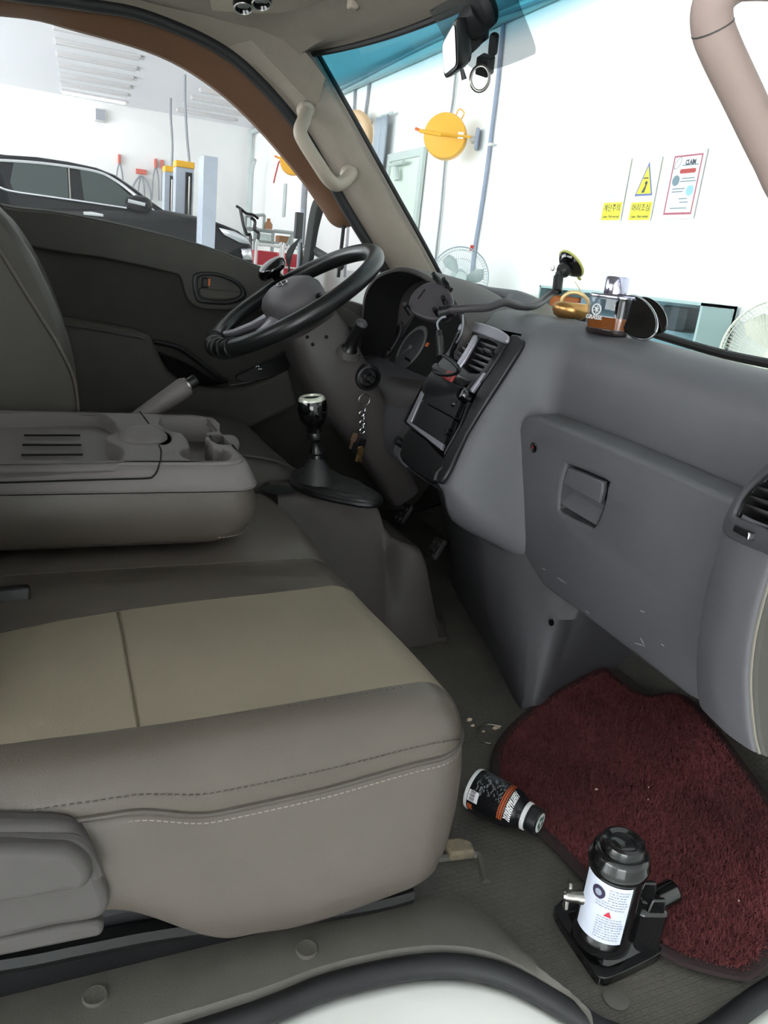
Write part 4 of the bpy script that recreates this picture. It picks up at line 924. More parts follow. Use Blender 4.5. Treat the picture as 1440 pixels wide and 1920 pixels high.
# angle 0 = up; the camera side is where the labels are
cd = (EYE-bA); ca = math.atan2(cd.dot(BF[2]), cd.dot(BF[1]))
bcw = patch('barcode_patch', BF, rb, ca-.32+.42, ca+.22+.42, LB*.05, LB*.20, 'white_label', body)
for k in range(9): h = 0; a = ca+.13+k*.055; patch('bar', BF, rb, a, a+.022+.012*(k % 3 == 0), LB*.075, LB*.15, 'black_plastic', bcw, off=.0009, na=1, nh=1)
patch('orange_mark', BF, rb, ca+.78, ca+1.15, LB*.06, LB*.13, 'label_orange', body)
for k, (h0, h1) in enumerate(((.50, .515), (.525, .55), (.56, .575))): patch('orange_band', BF, rb, ca-1.3, ca+.8, LB*h0, LB*h1, 'label_orange', body, na=24)
ch = []
for k in range(150):
    h = random.uniform(.10, .48)*LB; a = ca+random.uniform(-1.5, .05); da = random.uniform(.04, .14); r = R0+.0006
    ch.append(([fp(BF, r*math.cos(x), r*math.sin(x), y) for x, y in ((a, h), (a+da, h), (a+da, h+.0012), (a, h+.0012))], [(0, 1, 2, 3)]))
o = multi('fine_print', ch, 'speck_grey', body); o['kind'] = 'stuff'
ch = []
for k in range(8):
    h = LB*(.59+.011*k)
    for q in range(14):
        a = ca-.9+q*.11+random.uniform(0, .02)+k*.02; da = random.uniform(.04, .095); r = rb(h)+.0007; r2 = rb(h+.0011)+.0007
        ch.append(([fp(BF, r*math.cos(a), r*math.sin(a), h), fp(BF, r*math.cos(a+da), r*math.sin(a+da), h), fp(BF, r2*math.cos(a+da), r2*math.sin(a+da), h+.0011), fp(BF, r2*math.cos(a), r2*math.sin(a), h+.0011)], [(0, 1, 2, 3)]))
o = multi('fine_print', ch, 'white_label', body); o['kind'] = 'stuff'
# ================================================================== BOTTLE JACK
JC = V((.556, -.792, 0)); JU = V((.90, -.30, 0)).normalized()
jk = thing('bottle_jack', JC, 'black hydraulic bottle jack with white label standing on the floor edge', 'jack')
mat('jack_black', (14, 14, 15), .16, bump=.15, bscale=60, coat=.6)
mat('jack_label', (206, 212, 226), .4, var=.04, vscale=60)
bs = cr2([(p.x, p.y) for p in [onZ(*q, .006) for q in ((1042, 1722), (1046, 1700), (1078, 1680), (1150, 1668), (1205, 1690), (1236, 1760), (1240, 1784), (1228, 1800), (1150, 1838), (1126, 1840), (1110, 1826))]], 4)
FL = frame((0, 0, 0), (1, 0, 0), (0, 1, 0))
gx, gy = sum(p[0] for p in bs)/len(bs), sum(p[1] for p in bs)/len(bs)
bp_ = prism('base_plate', bs, FL, .0005, .012, 'jack_black', jk, bevel=.004, bseg=3)
JF = frame(JC, JU, (0, 0, 1)); JF = frame(JC, JU, JU.cross(V((0, 0, -1)))); JH = .86
rings = []
for z, s in ((.010, .80), (.018, .66), (.028, .50), (.036, .44)):
    rings.append([V((JC.x+(a-gx)*s+(gx-JC.x)*(1 if z < .02 else .3), JC.y+(b-gy)*s+(gy-JC.y)*(1 if z < .02 else .3), z)) for a, b in bs])
loft('base_casting', rings, 'jack_black', jk)
cyl = lathe('cylinder', [(r_, h_*JH) for r_, h_ in [(0, .02), (.032, .02), (.0325, .034), (.0295, .040), (.0295, .132), (.0318, .133), (.0328, .137), (.0328, .146), (.0305, .151), (.0305, .154), (.0285, .158), (.0245, .160), (0, .160)]], 'jack_black', jk, JF, n=40)
lathe('ram_cap', [(r_, h_*JH) for r_, h_ in [(.0, .158), (.0235, .158), (.0240, .166), (.0225, .171), (.0185, .173), (.0165, .1715), (.014, .170), (.010, .1725), (0, .1735)]], 'jack_black', jk, JF, n=30)
rl_ = lambda h: .0296
cd = EYE-JC; ca = math.atan2(cd.dot(JF[2]), cd.dot(JF[1]))
lab = patch('label', JF, rl_, ca-1.15, ca+.75, .036, .110, 'jack_label', cyl, off=.0005, na=20)
mat('ink_navy', (48, 40, 66), .5); mat('ink_red', (200, 50, 70), .5); mat('ink_grey', (150, 156, 172), .5)
def onlab(a, h, poly, m, name, off=.0011):
    r = .0296+off; return mesh(name, [fp(JF, r*math.cos(a+x/r), r*math.sin(a+x/r), h+y) for x, y in poly], [tuple(range(len(poly)))], m, lab, smooth=False)
onlab(ca-.42, .096, circ(.0078, 20), 'ink_navy', 'emblem', .0010); onlab(ca-.42, .096, circ(.0040, 14), 'ink_grey', 'emblem_eye', .0014)
onlab(ca+.05, .074, [(-.004, -.003), (.0045, -.0035), (.003, .0), (.001, .004), (-.001, .002)], 'ink_red', 'red_mark')
ch = []
for k in range(20):
    h = .104-k*.0033
    if .068 < h < .080: continue
    a = ca+(-.05 if h > .088 else -.45 if h > .08 else -.30)
    while a < ca+.58:
        da = random.uniform(.03, .11); r = .0296+.0010
        ch.append(([fp(JF, r*math.cos(x), r*math.sin(x), y) for x, y in ((a, h), (a+da, h), (a+da, h+.0012), (a, h+.0012))], [(0, 1, 2, 3)])); a += da+random.uniform(.02, .05)
o = multi('fine_print', ch, 'ink_grey', lab); o['kind'] = 'stuff'
# pump housing with handle socket
pc = onZ(1205, 1738, .03); pc.z = 0
prism('pump_housing', rrect(.036, .034, .008), (pc, *JF[1:]), .008, .066, 'jack_black', jk, bevel=.005)
sa = onP(1192, 1707, pc, V((FW.x, FW.y, 0))); sbb = onP(1246, 1672, pc+V((.02, .02, 0)), V((FW.x, FW.y, 0)))
sd = (sbb-sa).normalized(); sfr = frame(sa, V((0, 0, 1)), uz=sd)
so = lathe('handle_socket', [(.009, .0), (.0145, .0), (.0165, .003), (.0165, .006), (.0140, .008), (.0140, .060), (.009, .062)], 'jack_black', jk, sfr, n=24, caps=False)
lathe('socket_bore', [(0, .004), (.0095, .004), (.0095, .0)], 'black_void', so, sfr, n=20, caps=False)
lathe('socket_end', [(0, .061), (.0142, .061)], 'jack_black', so, sfr, n=20, caps=False)
for s_ in (-1, 1):
    prism('rocker_lug', [(-.012, 0), (.014, 0), (.010, .042), (-.006, .042)], frame(pc+JF[2]*(.012*s_)+V((0, 0, .04)), JF[1], (0, 0, 1)), -.003, .003, 'jack_black', jk, bevel=.002)
# wing nut release valve
wv = onP(1066, 1680, JC, V((FW.x, FW.y, 0))); wd = V((JC.x-wv.x, JC.y-wv.y, -.004)).normalized(); wf = frame(wv, V((0, 0, 1)), uz=wd)
vl = lathe('valve_stem', [(0, -.004), (.0055, -.004), (.0065, .001), (.006, .010), (.0075, .012), (.0075, .018), (.0045, .020), (.0045, .04), (0, .04)], 'steel', jk, wf, n=18)
for s_ in (-1, 1):
    prism('wing', [(s_*.004, -.003), (s_*.016, -.006), (s_*.0185, .001), (s_*.015, .0055), (s_*.004, .003)], (wf[0], wf[1], wf[2], wf[3]), -.003, .001, 'steel', vl, bevel=.001)
lathe('valve_head', [(0, -.006), (.004, -.006), (.0058, -.003), (0, -.002)], 'chrome', vl, wf, n=16)
# ================================================================== KEYS IN THE IGNITION
ky = thing('key_ring', onY(682, 752, .262)-V((0, 0, .12)), 'steel key ring with chain and three keys hanging from the ignition', 'keys')
KY = .262
lathe('key_head', [(0, 0), (.009, 0), (.0095, .018), (.006, .022), (0, .022)], 'black_plastic', ky, (igf[0]+igf[3]*.004, *igf[1:]), n=14)
rc = onY(683, 750, KY)
def kring(c, r, ux, uy, m, th=.0012): return tube('ring', [c+V(ux)*(r*math.cos(t))+V(uy)*(r*math.sin(t)) for t in [2*math.pi*j/22 for j in range(22)]], th, m, ky, closed=True, n=6)
kring(rc, .0128, (1, 0, 0), (0, 0, 1), 'steel')
for k, (px, py) in enumerate(((684, 769), (678, 776), (682, 785), (679, 793), (681, 801), (679, 808))):
    c = onY(px, py, KY); kring(c, .0055, (1, 0, 0) if k % 2 else (.3, .95, 0), (0, 0, 1), 'chrome', .0013)
mat('brass', (172, 140, 96), .35, 1.); mat('key_brown', (96, 74, 56), .5)
def key(h, t, mh, mb, w):
    A, B = onY(*h, KY), onY(*t, KY+.004); d = (B-A).normalized(); kf_ = frame(A, d, (0, 1, 0)); kf_ = frame(A, d, d.cross(V((0, 1, 0)))); L = (B-A).length
    kh = prism('key_bow', rrect(.022, w, .005), kf_, -.002, .002, mh, ky, bevel=.0012)
    prism('key_blade', [(.008, -.004), (L-.004, -.004), (L, -.001), (L-.002, .0035), (L-.006, .002), (L-.010, .004), (L-.014, .002), (.008, .004)], kf_, -.001, .001, mb, kh)
key((664, 820), (656, 842), 'key_brown', 'key_brown', .014)
key((678, 831), (668, 866), 'black_satin', 'brass', .020)
key((676, 845), (676, 868), 'brass', 'brass', .014)
# ================================================================== PHONE MOUNT
pm = thing('phone_mount', onX(800, 600, .76), 'black phone cradle on bent gooseneck with suction cup on the windscreen', 'phone holder')
cc_ = onX(803, 562, .68); pf = frame(cc_, V((.55, -.75, -.10)), uz=V((-.80, -.50, .48)))
def pmx(pts, w=0): return [loc(pf, onP(px, py, cc_+pf[3]*w, pf[3])) for px, py in pts]
mat('cradle_grey', (62, 58, 62), .45, bump=.1, bscale=900)
cb = cr2(pmx([(766, 566), (775, 546), (797, 530), (818, 530), (838, 540), (848, 560), (845, 580), (838, 596), (812, 600), (783, 592), (768, 580)]), 4)
cr_ = prism('cradle', cb, pf, -.016, .0, 'cradle_grey', pm, bevel=.004, bseg=3)
tube('cradle_slot', [fp(pf, *pmx([(784, 560)])[0], .0005), fp(pf, *pmx([(797, 543)])[0], .0005)], .0016, 'black_void', cr_, n=6)
for pts in (((828, 532), (820, 522), (813, 514)), ((836, 540), (838, 532), (832, 524)), ((766, 582), (762, 575), (759, 571)), ((838, 575), (834, 564), (831, 558)), ((826, 595), (820, 587), (814, 580)), ((845, 585), (846, 581), (845, 578))):
    P_ = [fp(pf, *pmx([pts[0]])[0], -.012), fp(pf, *pmx([pts[1]])[0], .004), fp(pf, *pmx([pts[2]], .014)[0], .016)]
    tube('clamp_arm', P_, [.007, .0055, .0045], 'black_plastic', pm, n=8)
tube('clamp_bar', [fp(pf, *pmx([(812, 514)])[0], -.010), fp(pf, *pmx([(842, 540)])[0], -.010)], .006, 'black_plastic', pm, n=8)
sc_ = onW(1074, 492)
scn = V((-.72, 0, -.69)).normalized()            # into the cab
sfm = frame(sc_+scn*.004, V((0, 1, 0)), uz=scn)
cup = lathe('suction_cup', [(0, .0), (.031, .0), (.032, .003), (.029, .008), (.022, .014), (.014, .017), (0, .018)], 'black_gloss', pm, sfm, n=28)
mat('cup_rim', (196, 196, 110), .5)
lathe('cup_rim', [(.030, -.002), (.0345, -.0015), (.0345, .002), (.031, .003)], 'cup_rim', cup, sfm, n=28)
prism('pull_tab', rrect(.010, .014, .003, cx=.0, cy=.036), (sfm[0], V((0, 1, 0)), sfm[3].cross(V((0, 1, 0))), sfm[3]), -.001, .001, 'cup_rim', cup)
jn = onX(1048, 512, sc_.x-.03); jn2 = onX(1045, 540, sc_.x-.04)
tube('lever_clamp', cr([sc_+scn*.016, lerp(sc_+scn*.03, jn, .5), jn], 4), [.016]*4+[.013]*5, 'black_plastic', pm, n=12)
lathe('swivel_cap', [(0, 0), (.006, 0), (.006, .002), (0, .003)], 'steel', pm, frame(onX(1037, 503, sc_.x-.055), (0, 1, 0), uz=(-1, -.3, 0)), n=14)
nk_ = cr([onX(835, 586, .69), onX(856, 580, .70), onX(880, 578, .72), onX(915, 576, .755), onX(945, 567, .79), onX(975, 574, .84), onX(1005, 572, .90), onX(1030, 553, sc_.x-.06), jn2, jn], 6)
tube('gooseneck', nk_, .0078, 'cradle_grey', pm, n=12)
tube('neck_sleeve', [lerp(jn2, jn, -.25), lerp(jn2, jn, .75)], .0105, 'black_plastic', pm, n=12)
tube('neck_socket', [onX(830, 588, .688), onX(852, 581, .70)], [.016, .010], 'black_plastic', pm, n=14)
# charging lead
cl = thing('charging_cable', onX(845, 715, .68), 'black charging lead looping below the phone cradle', 'cable')
pl_ = tube('plug', [onX(824, 632, .675), onX(826, 668, .675)], .0105, 'black_plastic', cl, n=10, flat=.7)
tube('plug_neck', [onX(823, 620, .675), onX(824, 634, .675)], .006, 'black_satin', cl, n=8)
tube('lead', cr([onX(830, 665, .675), onX(845, 675, .675), onX(858, 688, .675), onX(858, 698, .68), onX(840, 703, .69), onX(820, 700, .69), onX(814, 692, .72)], 6), .0038, 'black_plastic', cl, n=8)
lathe('lead_end', [(0, 0), (.007, 0), (.006, .006), (0, .007)], 'dash_dark', cl, frame(onX(818, 689, .69), (0, 1, 0), uz=(-.7, -.3, .6)), n=14)
tube('lead', cr([onX(823, 620, .675), onX(820, 606, .678), onX(828, 596, .68), onX(836, 594, .685)], 6), .0022, 'grey_cable', cl, n=6)
tube('lead', cr([onX(868, 590, .71), onX(868, 610, .715), onX(864, 628, .72), onX(856, 642, .73)], 6), .002, 'grey_cable', cl, n=6)
# small charger by the vent
vc = sp2([(932, 672)])[0]; o = tag(lathe('vent_charger', [(0, 0), (.007, 0), (.0075, .006), (.005, .014), (.003, .022), (0, .023)], 'black_gloss', None, (fp(SF, *vc, .014), *SF[1:]), n=16), 'small black clip plugged beside the centre vent louvres', 'clip')
# ================================================================== ON THE DASH TOP
mat('gold', (196, 150, 92), .3, .85); mat('gold_pale', (232, 206, 150), .35, .5)
def dtop(x, y): 
    r = dprof(y); return min(r[:24], key=lambda p: abs(p.x-x)).z
def sit(px, py, x): p = onX(px, py, x); p.z = dtop(p.x, p.y); return p
gc = sit(1064, 620, .925)
gd_ = thing('gold_dish', gc, 'shiny gold round air freshener dish with a cream ring on the dashboard', 'air freshener')
gf_ = frame(gc+V((0, 0, .001)), (1, 0, 0), (0, 1, 0))
lathe('dish', [(0, 0), (.022, 0), (.031, .005), (.0355, .014), (.0345, .023), (.029, .029), (.024, .0295), (0, .026)], 'gold', gd_, gf_, n=36)
rc_ = onX(1078, 570, .925); rf_ = frame(rc_, cx*.93-cy*.42, cy*.8+cx*.3-FW*.5)
tube('ring', [fp(rf_, .026*math.cos(t), .021*math.sin(t), 0) for t in [2*math.pi*j/32 for j in range(32)]], .0036, 'gold_pale', gd_, closed=True, n=10)
tube('cross_bar', [fp(rf_, -.012, -.005, 0), fp(rf_, .024, -.004, 0)], .0028, 'gold_pale', gd_, n=8)
tube('cord', [onX(1078, 528, .95), onX(1090, 548, .935), onX(1100, 562, .93)], .0008, 'gold_pale', gd_, n=6)
pc_ = sit(1133, 640, .895)
pb = thing('perfume_bottle', pc_, 'oval glass perfume bottle half full of amber liquid with silver cap', 'perfume bottle')
pf_ = frame(pc_+V((0, 0, .001)), V((.28, -.96, 0)), (0.96, .28, 0))
def oval(a, b, n=32, e=.75): return [(a*math.copysign(abs(math.cos(t))**e, math.cos(t)), b*math.copysign(abs(math.sin(t))**e, math.sin(t))) for t in [2*math.pi*j/n for j in range(n)]]
mat('perfume_base', (60, 52, 50), .1); glass('perfume_glass', (.80, .78, .80), refl=.06)
mat('amber', (150, 88, 36), .12, coat=.5); mat('cap_silver', (206, 204, 226), .12, .9)
loft('glass_body', [[fp(pf_, a, b, h) for a, b in oval(.041*s, .022*s)] for h, s in ((0, .92), (.004, .99), (.03, 1), (.058, 1), (.064, .97), (.066, .9))], 'perfume_glass', pb)
loft('glass_base', [[fp(pf_, a, b, h) for a, b in oval(.040*s, .021*s)] for h, s in ((.0005, .9), (.004, .98), (.009, .95))], 'perfume_base', pb)
loft('liquid', [[fp(pf_, a, b, h) for a, b in oval(.037, .0185)] for h in (.0095, .029)], 'amber', pb)
loft('rim', [[fp(pf_, a, b, h) for a, b in oval(.041*s, .022*s)] for h, s in ((.061, 1.0), (.064, 1.01), (.0665, .96))], 'cap_silver', pb, caps=False)
cfp = (fp(pf_, .004, 0, .066), *pf_[1:])
lathe('cap', [(0, 0), (.019, 0), (.0195, .003), (.0195, .028), (.018, .030), (0, .030)], 'cap_silver', pb, cfp, n=28)
tf = frame(fp(pf_, -.012, -.0222, .040), pf_[1], (0, 0, 1))
eb = tube('emblem', [fp(tf, .0085*math.cos(t), .0085*math.sin(t), 0) for t in [2*math.pi*j/24 for j in range(24)]], .0012, 'white_label', pb, closed=True, n=6)
for k in range(3): a = k*math.pi/3+.4; tube('emblem_stroke', [fp(tf, .0055*math.cos(a), .0055*math.sin(a), 0), fp(tf, -.0055*math.cos(a), -.0055*math.sin(a), 0)], .0009, 'white_label', eb, n=5)
text('bottle_lettering', 'GRASSE', frame(fp(pf_, -.014, -.0226, .0265), pf_[1], (0, 0, 1)), .0095, 'white_label', pb, depth=.0004, bold=.0002)
dm = sit(1200, 640, .90)
dk = thing('compact_mirror', dm, 'open black oval compact with chrome rim leaning behind the perfume bottle', 'compact')
for k, (px, py, x, s, tl) in enumerate(((1192, 594, .915, 1, .0), (1217, 592, .945, .88, .15))):
    c = onX(px, py, x); f_ = frame(c, V((.30, -.72, -.62)), uz=V((-.78, -.55, .28)))
    nm = 'lid' if k == 0 else 'base'
    o = loft(nm, [[fp(f_, a*s*q, b*s*q, h) for a, b in oval(.044, .027, e=1)] for h, q in ((-.007, .9), (-.004, 1), (.001, 1), (.003, .96))], 'black_gloss', dk)
    if k == 0: tube('chrome_rim', [fp(f_, a, b, -.003) for a, b in oval(.0445, .0275, e=1)], .002, 'chrome', o, closed=True, n=6)
# ================================================================== MIRROR, SMOKED PANEL, CAMERA CLIP
rm = thing('rear_view_mirror', onY(905, 20, .03), 'black rear view mirror hanging from the windscreen header', 'mirror')
mg = [onY(*p, y) for p, y in (((860, 26), -.045), ((860, 128), -.045), ((832, 152), .06), ((829, 135), .10), ((829, 95), .10), ((840, 60), .06))]
mat('mirror_glass', (176, 180, 182), .03, 1.)
mn = V((-.92, 0, -.39)).normalized(); mp0 = onX(848, 90, .665)
mq = [onP(px, py, mp0, mn) for px, py in ((858, 28), (862, 127), (834, 150), (829, 80))]
rings = []
for off, s in ((.002, .93), (.0, .99), (-.006, 1), (-.018, .95), (-.028, .78), (-.034, .45)):
    c = sum(mq, V())/4; ring = []
    for i in range(4):
        a, b = mq[i], mq[(i+1) % 4]; pr_, nx_ = mq[i-1], mq[(i+1) % 4]
        q = a+(pr_-a).normalized()*.012; r_ = a+(nx_-a).normalized()*.012
        for t in range(5): u = t/4; ring.append(lerp(lerp(q, a, u), lerp(a, r_, u), u))
    rings.append([c+(p-c)*s+mn*off for p in ring])
hs_ = loft('housing', rings, 'black_plastic', rm)
c = sum(mq, V())/4; mesh('mirror_glass', [c+(p-c)*.80+mn*.0085 for p in rings[2]], [tuple(range(len(rings[2])))], 'mirror_glass', rm, smooth=False)
st0 = c-mn*.03
tube('stem', cr([st0, st0-mn*.02+V((0, -.005, .015)), onW(905, 50)-V((.02, 0, 0)), onW(912, 20)-V((.005, 0, 0))], 5), [.014]*5+[.02]*5+[.028]*6, 'black_rubber', rm, n=14)
lathe('mount_foot', [(0, 0), (.035, 0), (.036, .01), (.028, .022), (0, .024)], 'black_rubber', rm, frame(onW(908, 8), (0, 1, 0), uz=(-.75, 0, -.66)), n=20)
tube('dip_tab', [lerp(mq[1], mq[2], .25)-mn*.012, lerp(mq[1], mq[2], .25)-mn*.02+V((0, 0, -.018))], [.0035, .005], 'black_plastic', rm, n=8)
glass('smoke', (.66, .66, .67), refl=.02)
spn = cr2([(0, 0)]*0+[(p.y, p.z) for p in [onW(*q) for q in ((815, 12), (832, 48), (850, 80), (880, 115), (905, 133), (945, 130), (1005, 108), (1016, 100), (1013, 80), (998, 40), (985, 5), (985, -30), (830, -30))]], 3)
_pts = [V((ws(a, b)-.012, a, b)) for a, b in spn]
o = mesh('smoked_panel', _pts, [tuple(range(len(_pts)))], 'smoke', None, smooth=False, solid=.0015)
tag(o, 'grey smoked translucent panel on the windscreen behind the mirror', 'sun shade')
cl_ = thing('ring_clip', onW(905, 165)-V((.03, 0, 0)), 'chrome ring on a black foam block stuck to the windscreen', 'clip')
bcn = onW(924, 126)-V((.016, 0, 0)); bfr = frame(bcn, V((.30, .5, -.8)), uz=V((-.7, -.3, -.6)))
prism('foam_block', rrect(.030, .026, .003), bfr, -.012, .012, 'black_rubber', cl_, bevel=.002)
rcn = onX(900, 147, bcn.x-.02); rfr = frame(rcn, V((.9, -.42, 0)), (0, 0, 1))
tube('ring', [fp(rfr, .0165*math.cos(t), .0205*math.sin(t), 0) for t in [2*math.pi*j/28 for j in range(28)]], .0013, 'steel', cl_, closed=True, n=8, flat=2.2)
fo = onW(939, 86)-V((.014, 0, 0)); o = tag(prism('foam_strip', rrect(.036, .015, .006), frame(fo, V((.30, .5, -.8)), uz=V((-.7, -.3, -.6))), -.004, .006, 'black_rubber', None, bevel=.002), 'black foam strip stuck on the windscreen above the ring', 'foam strip')
# ================================================================== GRAB HANDLES, ROOF CONSOLE
gh = thing('grab_handle', onY(640, 340, .70), 'pale taupe grab handle bolted along the driver side pillar', 'grab handle')
hpts = [onY(574, 208, .675), onY(570, 225, .645), onY(563, 245, .63), onY(570, 265, .625), onY(597, 308, .62), onY(616, 336, .625), onY(632, 346, .635), onY(650, 336, .655), onY(656, 322, .675)]
tube('grip', cr(hpts, 6), .0165, 'handle_taupe', gh, n=16)
for px, py in ((575, 206), (656, 325)):
    q = onY(px, py, .67); lathe('end_cap', [(0, -.015), (.021, -.015), (.020, .004), (.014, .011), (0, .013)], 'handle_taupe', gh, frame(q, (1, 0, 0), uz=(-.35, -1, .1)), n=22)
g2 = thing('pillar_handle', onY(1440, 290, -.69), 'tan grab handle on the passenger side windscreen pillar', 'grab handle')
hq = cr([V((.70, -.745, .985)), V((.665, -.715, .985)), onY(1425, -45, -.69), onY(1375, -35, -.675), onY(1340, 0, -.665), onY(1335, 45, -.66), onY(1352, 95, -.66), onY(1395, 185, -.66), onY(1445, 290, -.66), onY(1490, 370, -.665), V((.775, -.69, .795)), V((.865, -.765, .765))], 6)
g2g = tube('grip', hq, .0185, 'handle_tan', g2, n=18)
kx = 31; dd = (hq[kx+1]-hq[kx-1]).normalized()
tube('grip_seam', [hq[kx]-dd*.0008, hq[kx]+dd*.0008], .0188, 'shroud', g2g, n=18)
rcn_ = thing('roof_console', onZ(520, 20, 1.2), 'taupe moulded roof console with dark swivel lamps', 'roof console')
rp = cr([onZ(*p, 1.205) for p in ((392, -60), (394, 0), (405, 25), (430, 48), (470, 66), (505, 80), (520, 78), (560, 60), (640, 30), (760, -20), (800, -60))], 5)
rows = [[p+V((0, 0, .03)), p+V((0, 0, .004)), lerp(p, V((p.x*.5+.1, p.y*.6, p.z)), .06)+V((0, 0, -.006)), lerp(p, V((.2, .15, p.z)), .3)+V((0, 0, -.006)), lerp(p, V((.15, .15, p.z)), .8)+V((0, 0, -.004))] for p in rp]
surf('console_panel', rows, 'taupe_light', rcn_)
for px, py in ((456, 8), (490, 0)):
    q = onZ(px, py, 1.192); lf_ = frame(q, (1, 0, 0), uz=(-.3, -.35, -1))
    lm = lathe('swivel_lamp', [(0, -.012), (.020, -.012), (.022, .0), (.020, .008), (.016, .010), (.013, .004), (0, .002)], 'black_gloss', rcn_, lf_, n=22)
    tube('lamp_bezel', [fp(lf_, .0185*math.cos(t), .0185*math.sin(t), .009) for t in [2*math.pi*j/20 for j in range(20)]], .0018, 'steel', lm, closed=True, n=6)
vc_ = onX(662, 6, .58); o = tag(box('visor_clip', (0, 0, 0), (.02, .022, .02), 'taupe_light', None, fr=frame(vc_, (1, 0, 0), (0, 1, 0)), bevel=.004), 'small taupe visor clip under the headliner', 'clip')
# ================================================================== GARAGE: LAMPS AND WALL FITTINGS
mat('lamp_grey', (214, 212, 212), .5); mat('lamp_lit', (250, 250, 255), .5, emit=3.0); mat('wall_dado', (206, 212, 208), .7)
mat('steel_blue', (170, 178, 190), .45, var=.04); mat('yellow', (236, 178, 24), .45); mat('reel_yellow', (238, 176, 40), .45, var=.05)
mat('sign_yellow', (244, 236, 70), .6); mat('sign_pale', (248, 248, 236), .6); mat('ink_black', (70, 72, 84), .6); mat('ink_blue', (110, 120, 170), .6)
struct(box('baseboard_front', (WX-.01, 5.75, (GZ+.61)/2), (.02, 23.4, .61-GZ), 'wall_dado', None), 'pale grey painted lower band of the front wall')
def lamp(x0, y, lit, lab):
    t = thing('ceiling_lamp', (x0+.6, y, CZ-.06), lab, 'lamp', 'strip lamps on the garage ceiling')
    box('lamp_body', (x0+.6, y, CZ-.02), (1.2, .16, .04), 'lamp_grey', t, bevel=.004)
    box('diffuser', (x0+.6, y, CZ-.05), (1.18, .13, .03), 'lamp_lit' if lit else 'lamp_grey', t, bevel=.008)
    box('end_plug', (x0+1.23, y, CZ-.03), (.06, .05, .04), 'lamp_grey', t, bevel=.004)
for k in range(7): lamp(.38+.04*(k-3), 11.55+.88*k, k == 6, 'lit white strip lamp on the ceiling closest to the far wall' if k == 6 else 'unlit grey strip lamp in the row above the black car, %s from the lit lamp' % ('sixth', 'fifth', 'fourth', 'third', 'second', 'first')[min(k, 5)])
for k in range(5): lamp(2.68, 13.15+.86*k, False, 'unlit grey strip lamp beside the wall corner, %s from the far wall' % ('fifth', 'fourth', 'third', 'second', 'first')[k])
sp_k = thing('wall_speaker', onY(188, 225, WY-.12), 'small grey speaker box on the far white wall', 'speaker')
c = onY(188, 216, WY-.12); box('cabinet', (c.x, WY-.09, c.z), (.22, .18, .24), 'lamp_grey', sp_k, bevel=.015); box('grille', (c.x, WY-.185, c.z), (.18, .01, .20), 'grey_cable', sp_k, bevel=.004)
# conduits and cables on the front wall
def cable(name, pts, r, lab, m='grey_cable', X=WX-.03, grp=None):
    return tag(tube(name, cr([onX(*p, X) for p in pts], 5), r, m, None, n=8), lab, 'cable', grp)
mat('pale_conduit', (196, 206, 204), .6); mat('cable_blue', (150, 158, 178), .6)
tag(tube('ceiling_conduit', [V((WX-.06, 2.5, CZ-.09)), V((WX-.06, WY-.05, CZ-.09))], .06, 'pale_conduit', None, n=10), 'pale conduit running along the top of the front wall', 'conduit')
tag(tube('ceiling_cable', cr([V((WX-.14, 2.5, CZ-.07)), V((WX-.13, 5.5, CZ-.14)), V((WX-.13, 8, CZ-.05)), V((WX-.13, 12, CZ-.11)), V((WX-.13, 17, CZ-.06))], 6), .018, 'grey_cable', None, n=8), 'grey cable sagging along the ceiling conduit', 'cable')
cable('drop_cable', ((664, 158), (665, 180), (663, 210), (657, 228), (650, 238)), .022, 'grey cable dropping to the beige hose reel')
cable('drop_cable', ((693, 143), (690, 175), (686, 205), (683, 235), (683, 248)), .022, 'grey cable dropping beside the beige hose reel')
cable('drop_cable', ((857, 118), (852, 160), (849, 190), (843, 226)), .014, 'thin grey cable dropping into the top of the yellow hose reel')
cable('drop_cable', ((836, 286), (832, 330), (826, 400), (818, 470), (812, 540)), .013, 'thin grey cable hanging below the yellow hose reel')
cb_ = cable('wall_cable', ((944, 36), (940, 80), (932, 160), (921, 250), (911, 330), (899, 410), (888, 480), (880, 560)), .022, 'thick blue grey cable down the front wall near the fan', 'cable_blue')
c = onX(920, 271, WX-.06); box('clamp', (c.x, c.y, c.z), (.04, .07, .03), 'lamp_grey', cb_, bevel=.004)
c = onX(885, 465, WX-.05); box('wall_tag', (0, 0, 0), (.01, .07, .06), 'red_plastic', cb_, fr=frame(c, (1, 0, 0), (0, 1, 0)))
